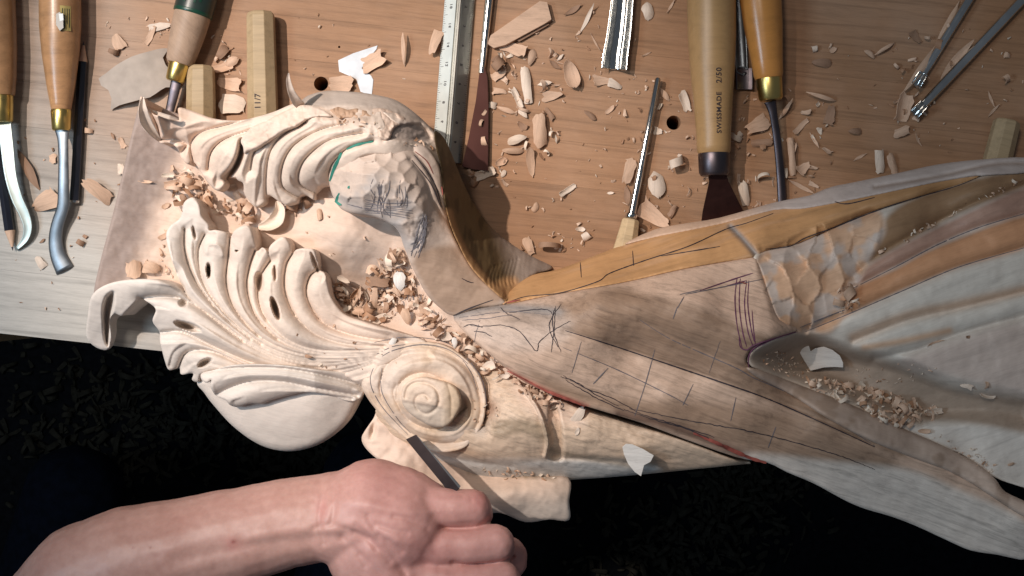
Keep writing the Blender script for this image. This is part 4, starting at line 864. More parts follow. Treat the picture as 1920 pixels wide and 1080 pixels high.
# local +y is to the picture's right, so mirror the profile
prof_l = [(-y, z) for y, z in prof]
prism('body', prof_l, Lr, M['ruler_grey'], r)
def face_pt(t, u, side, lift):
    (y0, z0), (y1, z1) = ((-29, 0.3), (-5, 27)) if side < 0 else ((27, 6), (6, 24.5))
    y, z = y0+(y1-y0)*u, z0+(z1-z0)*u; nx, nz = (z1-z0), -(y1-y0); q = math.hypot(nx, nz); s = -1 if side < 0 else -1
    nx, nz = (-(z1-z0)/q, (y1-y0)/q) if side < 0 else ((z1-z0)/q*1, -(y1-y0)/q*1)
    return (t*S, (y+nx*lift)*S, (z+nz*lift)*S)
def face_quads(name, quads, side, lift, m):
    V, F = [], []
    for t0, t1, u0, u1 in quads:
        k0 = len(V); V += [face_pt(t0, u0, side, lift), face_pt(t1, u0, side, lift), face_pt(t1, u1, side, lift), face_pt(t0, u1, side, lift)]; F.append((k0, k0+1, k0+2, k0+3))
    return link(name, np_mesh(name, V, F, False), m, r)
face_quads('white_face', [(0, Lr, 0.02, 0.98)], -1, 0.3, M['ruler_white'])
tk = []
for i in range(0, 84): tk.append((2+i*4.05, 2.7+i*4.05, 0.05, 0.36 if i % 8 == 0 else 0.24 if i % 4 == 0 else 0.15))
o = face_quads('tick_marks', tk, -1, 0.5, M['ink']); o['kind'] = 'stuff'
o = face_quads('tick_marks', [(a, b, c, d*0.9) for a, b, c, d in tk], 1, 0.4, M['ink']); o['kind'] = 'stuff'
for i in range(9):
    for side, txt in ((-1, str(20-i*2)), (1, str(i+1))):
        t0, u0 = 16+i*36, 0.62 if side < 0 else 0.70
        text_mesh('numeral', txt, 9.5, M['ink'], r, lambda x, y, z: face_pt(t0+x*1.0, u0-y/34*(1 if side < 0 else 1), side, 0.5+z), 0.15, 0.1)
# 8 rod with maroon blade
r, k = tool_root('flared_chisel', 'slim steel-shanked chisel with a flared maroon blade beside the ruler', 'chisel', (921, -40), (903, 135), 12)
lathe('shank', [(0, 8), (40, 8), (120, 7), (178, 6)], 12, k, M['chrome'], r, 16)
plate('blade', [(900, 126), (909, 126), (914, 146), (916, 200), (915, 320), (890, 318), (866, 312), (878, 262), (892, 190)], -4, lambda x, y: 16-0.02*(y-126), M['rust'], r, 0.5)
# 9 polished wide gouge
r, k = tool_root('fluted_gouge', 'wide polished gouge blade coming down from the top edge, hollow side up', 'gouge', (1168, -60), (1153, 130), 8)
curl_blade('blade', [(1172, -60), (1167, 0), (1161, 60), (1155, 100), (1152, 131)], [42, 42, 45, 47, 48], [9, 9, 8, 7, 6], r, 'chrome', np.zeros(3), 5, 8, nv=13)
# 10 thin chisel
r, k = tool_root('slim_chisel', 'slender round-shanked chisel with its tip up and its pale handle tucked behind the stem', 'chisel', (1234, 146), (1167, 490), 18)
lathe('blade', [(0, 3.5), (3, 5.5), (120, 6), (258, 7.5)], 18, k, M['chrome'], r, 14, squash=1.0)
lathe('bolster', [(258, 7), (260, 11), (266, 11.5), (270, 9)], 18, k, M['chrome'], r, 20)
lathe('handle', [(270, 14), (273, 17), (300, 20), (352, 26)], 24, k, M['ash'], r, 8, True)
# 11 big handle
r, k = tool_root('broad_gouge', 'broad gouge with thick olive-tan handle stamped SWISSMADE 2/50 and a dark flared blade', 'gouge', (1332, -80), (1338, 290), 42)
BP = [(0, 44), (90, 45.5), (150, 45), (210, 42), (270, 36.5), (330, 32.5), (355, 32), (364, 31), (369, 28)]
lathe('handle', BP, 45, k, M['handle_olive'], r, 40)
lathe('ferrule', [(367, 28.5), (370, 29.5), (404, 28.5), (410, 25)], 45, k, M['steel_dark'], r, 32)
plate('blade', [(1329, 326), (1362, 326), (1366, 340), (1398, 404), (1398, 420), (1314, 426), (1318, 395), (1330, 340)], -5, lambda x, y: 47-0.2*(y-326), M['rust'], r, 0.8)
stamp('SWISSMADE', 296, 6, 13, BP, 45, k, r)
stamp('2/50', 228, 6, 14.5, BP, 45, k, r)
# 12 orange handled
r, k = tool_root('orange_gouge', 'gouge with glossy orange handle, brass ferrule and thin dark blade', 'gouge', (1418, -70), (1441, 150), 36)
lathe('handle', [(0, 39), (60, 39.5), (120, 36), (180, 30), (212, 27.5), (219, 25)], 39, k, M['handle_orange'], r, 36)
lathe('ferrule', [(218, 24), (221, 24.5), (256, 22.5), (260, 20)], 39, k, M['brass'], r, 32)
curl_blade('blade', [(1444, 190), (1450, 215), (1457, 262), (1463, 320), (1467, 390)], [24, 15, 15, 16, 17], [40, 36, 28, 20, 14], r, 'steel_dark', np.zeros(3), 8, -4)
# 13 dark blade between them
r, k = tool_root('dark_blade', 'dark blade with a bright left edge showing between the two big handles', 'gouge', (1384, -40), (1398, 166), 8)
curl_blade('blade', [(1380, -40), (1384, 30), (1388, 90), (1391, 128), (1392, 132)], [26, 26, 26, 22, 18], [9, 9, 8, 8, 7], r, 'steel', np.zeros(3), 6, 6)
curl_blade('blade', [(1395, 128), (1396, 148), (1396, 168)], [34, 34, 33], [10, 9, 8], r, 'steel_dark', np.zeros(3), 6, 3, label='short flat end of the dark blade')
# 14 two shiny gouges top right
for lab, A, B, rr in (('upper of two slim polished gouges crossing the top right corner', (1835, -30), (1716, 162), 8.5), ('lower of two slim polished gouges in the top right corner, ending above the pale curl', (1935, -20), (1713, 216), 9)):
    r, k = tool_root('polished_gouge', lab, 'gouge', A, B, 12)
    L = (W(*B, 12)-W(*A, 12)).length/S/k
    lathe('shank', [(0, rr), (L-60, rr*0.95), (L-26, rr*0.9)], 12, k, M['chrome'], r, 18)
    ax = np.array(B, float)-np.array(A, float); ax /= np.hypot(*ax); Bn = np.array(B, float)
    curl_blade('blade', [tuple(Bn-ax*30), tuple(Bn-ax*14), tuple(Bn)], [17, 19, 19], [20, 16, 9], r, 'chrome', np.zeros(3), 4, 12)
# 15 handle at the right edge
r, k = tool_root('octagonal_handle', 'tan octagonal handle end at the right edge behind the pale rim', 'tool handle', (1888, 226), (1862, 330), 24)
lathe('handle', [(0, 21), (3, 24), (8, 25), (110, 27)], 26, k, M['ash'], r, 8, True)

# ================================================================== shavings and chips
def chip_geo(kind, L, Wd, seed, th=None):
    """local coordinates in units, resting on z = 0"""
    q = random.Random(seed); nu, nv = (14, 5)
    th = th or q.uniform(0.5, 1.0)
    P = []
    cu, cv, tw = {'flat': (0.9, 0.7, 0.35), 'scoop': (1.9, 2.2, 0.2), 'roll': (0.9, 2.4, 0.4), 'curl': (3.6, 0.4, 0.3), 'sliver': (1.1, 0.9, 0.5), 'sheet': (0.8, 0.7, 0.5), 'coil': (6.6, 0.2, 0.25), 'oval': (1.3, 1.7, 0.2)}[kind]
    cu *= q.uniform(0.7, 1.3); cv *= q.uniform(0.8, 1.25); tw *= q.uniform(-1.5, 1.5)
    if kind in ('curl', 'coil'): nu = 20
    ph = [q.uniform(0, 6.3) for _ in range(4)]
    arc = L*(1.0 if abs(cu) < 2 else abs(cu)/2.1)
    kn = [-1, -0.7, -0.3, 0.1, 0.5, 0.8, 1]
    jag = {'flat': 0.30, 'sheet': 0.30, 'roll': 0.3, 'curl': 0.28, 'coil': 0.2, 'sliver': 0.3, 'scoop': 0.24, 'oval': 0.22}[kind]
    wl = [1-q.random()*jag*(1.7 if abs(u) > 0.75 else 1) for u in kn]; wr_ = [1-q.random()*jag*(1.7 if abs(u) > 0.75 else 1) for u in kn]
    tp = q.choice([-1, 1])*q.uniform(0.15, 0.65) if kind in ('flat', 'scoop', 'curl', 'sheet', 'oval') else 0
    e0 = [q.uniform(0, 1.3*jag)*(1 if kind != 'oval' else 0.5) for _ in range(nv)]; e1 = [q.uniform(0, 1.3*jag) for _ in range(nv)]
    for i in range(nu):
        u = i/(nu-1)*2-1
        if kind in ('flat', 'sheet', 'curl', 'coil', 'roll'): w = 1.0
        elif kind == 'sliver': w = max(0.1, (1-abs(u)**1.6)*0.9+0.08)
        else: w = math.sqrt(max(0.03, 1-abs(u)**2.3))
        w *= 1-abs(tp)*(0.5+0.5*u*(1 if tp > 0 else -1)); a_, b_ = w*float(np.interp(u, kn, wl)), w*float(np.interp(u, kn, wr_))
        for j in range(nv):
            v = j/(nv-1)*2-1
            uu = u*(1-(e0[j] if u < 0 else e1[j])*u*u*min(1, Wd/L*1.4))
            s = uu*arc/2; t = v*Wd/2*(a_ if v < 0 else b_)
            if abs(cv) > 0.05:
                R = Wd/max(abs(cv), 0.05); y = R*math.sin(t/R); zz = -R*(1-math.cos(t/R))
            else: y, zz = t, 0
            R = arc/abs(cu)*(1+0.25*u if kind in ('curl', 'coil') else 1); a = s/(arc/abs(cu)); x = (R+zz)*math.sin(a); z = -(R)+(R+zz)*math.cos(a)
            if kind == 'coil': y += u*Wd*0.35
            z += tw*t*u*0.5+0.35*math.sin(4*u+3*v+ph[3])+q.uniform(-0.25, 0.25)
            P.append([x, y, z])
    P = np.array(P); up = q.random() < 0.5
    if up and kind not in ('curl', 'coil'): P[:, 2] *= -1
    G = P.reshape(nu, nv, 3); du = np.gradient(G, axis=0); dv = np.gradient(G, axis=1); n = np.cross(du, dv); n /= np.maximum(np.linalg.norm(n, axis=2, keepdims=True), 1e-6)
    V = np.concatenate([(G+n*th/2).reshape(-1, 3), (G-n*th/2).reshape(-1, 3)]); V[:, 2] -= V[:, 2].min(); V[:, 0] -= (V[:, 0].min()+V[:, 0].max())/2
    F = []; o2 = nu*nv
    for a in range(nu-1):
        for b in range(nv-1):
            k = a*nv+b; F.append((k, k+nv, k+nv+1, k+1)); F.append((o2+k, o2+k+1, o2+k+nv+1, o2+k+nv))
        k = a*nv; F.append((k, k+o2, k+nv+o2, k+nv)); k = a*nv+nv-1; F.append((k, k+nv, k+nv+o2, k+o2))
    for b in range(nv-1):
        k = b; F.append((k, k+1, k+1+o2, k+o2)); k = (nu-1)*nv+b; F.append((k, k+o2, k+1+o2, k+1))
    return V, F
NAMES = {'flat': 'wood_chip', 'scoop': 'gouge_chip', 'roll': 'rolled_shaving', 'curl': 'curled_shaving', 'sliver': 'splinter', 'sheet': 'broad_shaving', 'coil': 'coiled_shaving', 'oval': 'oval_chip'}
def chip(kind, x, y, L, Wd, ang, label, mat='chip', z=None, seed=None, group='wood chips scattered on the bench', tilt=None, keys=None, th=None):
    seed = seed if seed is not None else int(x*7+y*13)
    V, F = chip_geo(kind, L, Wd, seed, th)
    if z is None: z = float(max(0, top_z(x, y, keys)[0]))
    nm = NAMES[kind]; me = np_mesh(nm, V*S*(H-z)/H, F, True); me.set_sharp_from_angle(angle=math.radians(38))
    o = link(nm, me, M[mat]); o.location = W(x, y, z+0.3)
    q = random.Random(seed+5); tm = 0.10 if max(L, Wd) > 75 else 0.28; t = tilt or (q.uniform(-tm, tm), q.uniform(-tm, tm))
    o.rotation_euler = Euler((t[0], t[1], -math.radians(ang)), 'XYZ')
    if t != (0, 0):
        Rm = o.rotation_euler.to_matrix(); zl = min((Rm @ Vector(v))[2] for v in (V*S*(H-z)/H)[::3]); o.location.z -= zl
    tag(o, label, {'sliver': 'splinter'}.get(kind, 'wood chip' if kind in ('flat', 'scoop', 'oval') else 'wood shaving'), group)
    return o
def P_(*a, **k): return chip(*a, **k)
BC = [
 ('sheet', 262, 148, 165, 110, -24, 'broad bluish-grey shaving lying left of the green-ringed gouge', 'shaving_grey'),
 ('flat', 224, 82, 46, 34, 60, 'pinkish chip near the top, above the broad grey shaving', 'chip'),
 ('curl', 214, 98, 20, 16, 20, 'small brown curl at the upper edge of the broad grey shaving', 'chip_brown'),
 ('flat', 283, 66, 44, 16, -60, 'narrow chip left of the green-ringed gouge handle', 'chip'),
 ('sheet', 300, 50, 46, 22, -10, 'faint thin shaving left of the green label', 'chip_pale'),
 ('curl', 418, 98, 30, 22, -50, 'tight brown curl right of the short octagonal handle end', 'chip_brown'),
 ('scoop', 437, 116, 34, 24, -30, 'rosy scooped chip right of the tight brown curl', 'chip'),
 ('roll', 420, 128, 44, 22, -15, 'bent pink shaving touching the short octagonal handle', 'chip'),
 ('sheet', 432, 158, 56, 34, 12, 'wide pink shaving between the two octagonal handles, upper one', 'chip'),
 ('sheet', 436, 196, 60, 50, 6, 'wide pale shaving between the two octagonal handles, just above the crest', 'chip_pale'),
 ('sheet', 88, 378, 66, 52, -28, 'large brownish-grey shaving between the two bent blades', 'chip'),
 ('sliver', 55, 318, 92, 24, 62, 'long brown curved shaving right of the bright curved blade', 'chip_brown'),
 ('flat', 100, 298, 16, 26, 0, 'tan chip peeking out left of the spoon gouge', 'chip'),
 ('flat', 184, 358, 74, 36, 38, 'thick grey slab chip beside the lower end of the pencil', 'chip'),
 ('curl', 152, 455, 16, 14, 30, 'dark brown curl on the pale bench right of the spoon blade', 'chip_brown'),
 ('flat', 160, 444, 12, 8, 30, 'tiny dark chip just above the dark brown curl', 'chip_brown'),
 ('flat', 76, 492, 28, 22, 55, 'pale angular chip left of the spoon blade tip', 'chip_pale'),
 ('flat', 229, 268, 26, 16, 66, 'greyish chip left of the backing board, near its top', 'chip'),
 ('sliver', 212, 256, 18, 6, 60, 'tiny brown splinter left of the backing board top', 'chip_brown'),
 ('curl', 168, 246, 16, 12, 10, 'small twisted shaving touching the black pencil', 'chip'),
 ('flat', 227, 318, 26, 18, 80, 'pale chip half under the left side of the backing board', 'chip_pale'),
 ('sliver', 80, 452, 14, 7, -40, 'tiny brown crumb chip left of the spoon bend', 'chip_brown'),
 ('flat', 701, 116, 58, 38, -28, 'brown angular chip lying on the white paper scrap', 'chip'),
 ('flat', 641, 159, 58, 38, 2, 'rectangular brown chip half covering the bench hole', 'chip'),
 ('sliver', 758, 94, 68, 10, 88, 'straight upright splinter right of the white paper scrap', 'chip'),
 ('flat', 817, 82, 56, 25, -72, 'pinkish chip just left of the ruler', 'chip'),
 ('sheet', 962, 92, 66, 30, 18, 'thin folded shaving under the offcut block', 'chip'),
 ('coil', 934, 118, 24, 18, -40, 'brown tangled curl right of the slim chisel shank', 'chip_brown'),
 ('oval', 996, 108, 36, 24, -72, 'oval chip below the right end of the offcut block', 'chip'),
 ('flat', 937, 140, 38, 20, -32, 'pale chip beside the maroon blade, uppermost', 'chip'),
 ('flat', 936, 172, 30, 18, 4, 'pale squarish chip beside the maroon blade, second from the top', 'chip'),
 ('roll', 987, 160, 76, 22, 84, 'long pale rolled shaving right of the maroon blade', 'chip_pale'),
 ('roll', 970, 184, 46, 16, 66, 'shorter rolled shaving leaning on the long pale one', 'chip_pale'),
 ('oval', 981, 213, 26, 18, 50, 'small chip at the foot of the long pale rolled shaving', 'chip_pale'),
 ('curl', 924, 198, 16, 16, 10, 'white-lit curled chip touching the maroon blade edge', 'chip_pale'),
 ('sliver', 950, 206, 44, 12, 18, 'thin shaving trailing right of the white-lit curl', 'chip'),
 ('roll', 1012, 246, 72, 34, 86, 'thick rosy rolled shaving standing out near the bench middle', 'chip'),
 ('flat', 978, 236, 24, 20, 40, 'reddish flat chip left of the thick rosy roll', 'chip_brown'),
 ('scoop', 970, 262, 48, 22, -18, 'pale crumpled chip left of the thick rosy roll', 'chip_pale'),
 ('oval', 962, 283, 46, 16, 2, 'slim oval chip below the pale crumpled chip', 'chip'),
 ('oval', 995, 304, 62, 24, 84, 'long pointed oval chip below the thick rosy roll', 'chip'),
 ('scoop', 938, 304, 32, 24, -30, 'scooped chip beside the lower end of the maroon blade', 'chip'),
 ('roll', 910, 326, 46, 22, -22, 'pale roll resting against the foot of the maroon blade', 'chip_pale'),
 ('curl', 888, 342, 14, 16, 30, 'dark little curl beside the edge band', 'chip_brown'),
 ('oval', 944, 326, 18, 12, -60, 'small pale oval chip right of the roll by the maroon blade', 'chip_pale'),
 ('scoop', 1071, 142, 72, 42, 74, 'large egg-shaped scooped chip in the middle of the bench top', 'chip'),
 ('sliver', 1040, 122, 30, 12, 40, 'brown splinter left of the large egg-shaped chip', 'chip_brown'),
 ('sliver', 1051, 108, 20, 7, -45, 'short pale splinter above the large egg-shaped chip', 'chip_pale'),
 ('sliver', 1022, 157, 32, 12, -8, 'narrow pointed chip left of the large egg-shaped chip', 'chip_pale'),
 ('flat', 1036, 180, 44, 26, -6, 'pale rectangular chip below the large egg-shaped chip', 'chip'),
 ('flat', 1030, 214, 32, 14, 58, 'reddish sharp chip right of the thick rosy roll', 'chip_brown'),
 ('oval', 1106, 217, 32, 16, 38, 'dark lens-shaped chip alone on bare bench', 'chip_brown'),
 ('flat', 1152, 160, 36, 24, 22, 'pale chip below the wide polished gouge', 'chip_pale'),
 ('sheet', 1128, 152, 40, 30, 0, 'thin faint shaving left of the pale chip under the wide gouge', 'chip'),
 ('oval', 1144, 206, 26, 12, -42, 'small pale chip below the pair under the wide gouge', 'chip'),
 ('roll', 1064, 357, 42, 14, -34, 'narrow pale shaving on bare bench above the stem', 'chip_pale'),
 ('scoop', 1003, 389, 24, 17, -66, 'dark-edged scooped chip left of the narrow pale shaving', 'chip'),
 ('scoop', 1087, 430, 22, 15, 0, 'small knobby chip just above the amber strip, left one', 'chip_pale'),
 ('curl', 1099, 444, 15, 20, 60, 'curled chip just above the amber strip, right one', 'chip_pale'),
 ('flat', 992, 462, 38, 22, -110, 'grey upright triangular chip in the corner by the edge band', 'chip'),
 ('curl', 1034, 462, 40, 12, 0, 'low tangle of shaving in the corner between band and amber strip', 'chip_brown'),
 ('scoop', 1213, 22, 44, 30, 80, 'pale egg-shaped chip right of the wide polished gouge', 'chip_pale'),
 ('sliver', 1101, 36, 68, 9, -64, 'straight pale stick left of the wide polished gouge', 'chip_pale'),
 ('sliver', 1074, 20, 44, 13, -32, 'brown splinter near the top edge left of the pale stick', 'chip_brown'),
 ('sliver', 1258, 12, 34, 6, -60, 'thin splinter at the top edge left of the stamped handle', 'chip'),
 ('sliver', 1211, 102, 22, 4, -25, 'tiny straw-like splinter above the slender chisel tip', 'chip'),
 ('sliver', 1116, 80, 40, 4, 62, 'hair-thin splinter beside the wide polished gouge', 'chip'),
 ('sliver', 1246, 178, 34, 13, 55, 'curved chip against the slender chisel near its tip', 'chip'),
 ('roll', 1284, 190, 44, 22, 70, 'pale rolled chip tucked against the stamped handle', 'chip_pale'),
 ('flat', 1234, 246, 20, 20, 10, 'pale square chip left of the right bench hole', 'chip_pale'),
 ('coil', 1262, 304, 30, 18, -12, 'crumpled white curl below the right bench hole', 'chip_pale'),
 ('scoop', 1231, 347, 60, 44, 80, 'smooth egg-shaped chip beside the slender chisel shank', 'chip_pale'),
 ('flat', 1178, 322, 56, 28, -74, 'pale flat chip left of the slender chisel shank', 'chip'),
 ('sliver', 1176, 368, 44, 16, 84, 'brown curved chip left of the slender chisel shank, lower down', 'chip_brown'),
 ('flat', 1226, 404, 78, 46, 36, 'big grey-brown slab chip under the slender chisel', 'chip'),
 ('roll', 1260, 396, 30, 18, -62, 'dark folded chip above the pale rim', 'chip_brown'),
 ('flat', 1418, 236, 60, 42, -24, 'large triangular chip between the stamped and orange handles', 'chip'),
 ('curl', 1386, 253, 12, 13, 30, 'bright little curl touching the stamped handle ferrule', 'chip_pale'),
 ('roll', 1428, 268, 46, 20, -4, 'brown rolled chip below the large triangular chip', 'chip_brown'),
 ('sliver', 1472, 205, 52, 9, -58, 'thin stick right of the orange gouge blade, upper one', 'chip'),
 ('flat', 1500, 238, 44, 13, -44, 'narrow tan chip right of the orange gouge blade', 'chip'),
 ('roll', 1483, 294, 78, 17, 84, 'long narrow roll right of the orange gouge blade, lower down', 'chip'),
 ('flat', 1506, 316, 34, 26, -40, 'square pink chip right of the long narrow roll', 'chip'),
 ('roll', 1394, 362, 56, 24, 78, 'pale fan-like chip right of the dark flared blade', 'chip_pale'),
 ('sliver', 1502, 350, 60, 10, 28, 'straight pink splinter lying just above the pale rim', 'chip'),
 ('sliver', 1538, 182, 70, 10, 14, 'long pink splinter right of the orange handle', 'chip'),
 ('flat', 1556, 216, 46, 26, 100, 'dark triangular chip below the long pink splinter', 'chip_brown'),
 ('sliver', 1527, 264, 36, 7, 62, 'thin broken splinter left of the round dark chip', 'chip'),
 ('oval', 1540, 118, 42, 26, 2, 'greyish oval chip on bare bench in the upper right', 'chip_brown'),
 ('curl', 1526, 92, 12, 13, 80, 'tiny curl above the greyish oval chip, left one', 'chip_pale'),
 ('oval', 1562, 94, 16, 14, -30, 'tiny pale oval above the greyish oval chip, right one', 'chip'),
 ('oval', 1602, 247, 32, 20, 0, 'round dark chip on bare bench at right', 'chip_brown'),
 ('sliver', 1658, 92, 52, 8, -32, 'thin splinter forming a V in the upper right', 'chip'),
 ('scoop', 1630, 102, 28, 14, 40, 'small scooped chip at the point of the V splinter', 'chip'),
 ('flat', 1716, 70, 34, 22, 50, 'brown flat chip left of the polished gouges', 'chip_brown'),
 ('roll', 1648, 303, 52, 22, 84, 'pale rolled chip standing over the pale rim at right', 'chip_pale'),
 ('roll', 1671, 307, 46, 20, 70, 'pink rolled chip right beside the pale rolled one', 'chip'),
 ('sliver', 1612, 294, 30, 7, -30, 'small splinter left of the two rolls over the rim', 'chip'),
 ('sliver', 1724, 128, 130, 16, -54, 'long brown shaving running alongside the upper polished gouge', 'chip'),
 ('sliver', 1772, 52, 120, 14, -62, 'long pink shaving above the upper polished gouge', 'chip'),
 ('sliver', 1790, 116, 110, 18, -52, 'pink strip between the two polished gouges', 'chip'),
 ('roll', 1692, 200, 62, 40, -76, 'big pale rolled shaving under the polished gouge tips', 'chip'),
 ('roll', 1690, 248, 36, 22, -22, 'small pale roll below the big one under the gouge tips', 'chip'),
 ('curl', 1888, 104, 14, 14, 10, 'small reddish curl near the right edge, upper one', 'chip'),
 ('curl', 1880, 149, 15, 14, 60, 'small reddish curl near the right edge, lower one', 'chip'),
 ('sliver', 1858, 186, 34, 6, 70, 'short splinter near the right edge above the octagonal handle', 'chip'),
 ('sliver', 1862, 208, 34, 6, -48, 'crossed splinter above the right octagonal handle', 'chip'),
 ('sliver', 1720, 262, 30, 5, 62, 'faint straight splinter right of the small pale roll', 'chip'),
 ('sliver', 1145, 362, 16, 7, -4, 'tiny pale grain-shaped chip left of the slender chisel', 'chip_pale'),
]
for c in BC: chip(*c)
# sharp white paper scrap, offcut block
def traced(name, poly, label, cat, mat, th, zf, group=None, sub=0):
    root = tag(plate(name, poly, -th, zf, M[mat], None, 0.35) if callable(zf) else plate(name, poly, zf, zf+th, M[mat], None, 0.35), label, cat, group); return root
_lk = link
def link_top(name, me, m, parent=None, abs_coords=False): return _lk(name, me, m, parent, abs_coords and parent is not None)
link = link_top
traced('paper_scrap', [(634, 113), (662, 100), (708, 85), (706, 92), (688, 114), (678, 128), (696, 142), (700, 150), (697, 179), (676, 172), (668, 148), (636, 134)], 'jagged white paper scrap under a brown chip near the bench hole', 'paper', 'paper', 1.0, 0.4)
traced('offcut_block', [(914, 82), (920, 66), (1012, 2), (1026, 4), (1034, 36), (1022, 44), (948, 84), (926, 90)], 'flat rectangular wood offcut right of the ruler', 'offcut', 'chip', 14, 0.6)
traced('offcut_block', [(960, 72), (1020, 40), (1030, 46), (974, 78)], 'narrow offcut strip lying along the underside of the rectangular offcut', 'offcut', 'chip_brown', 7, 0.4)
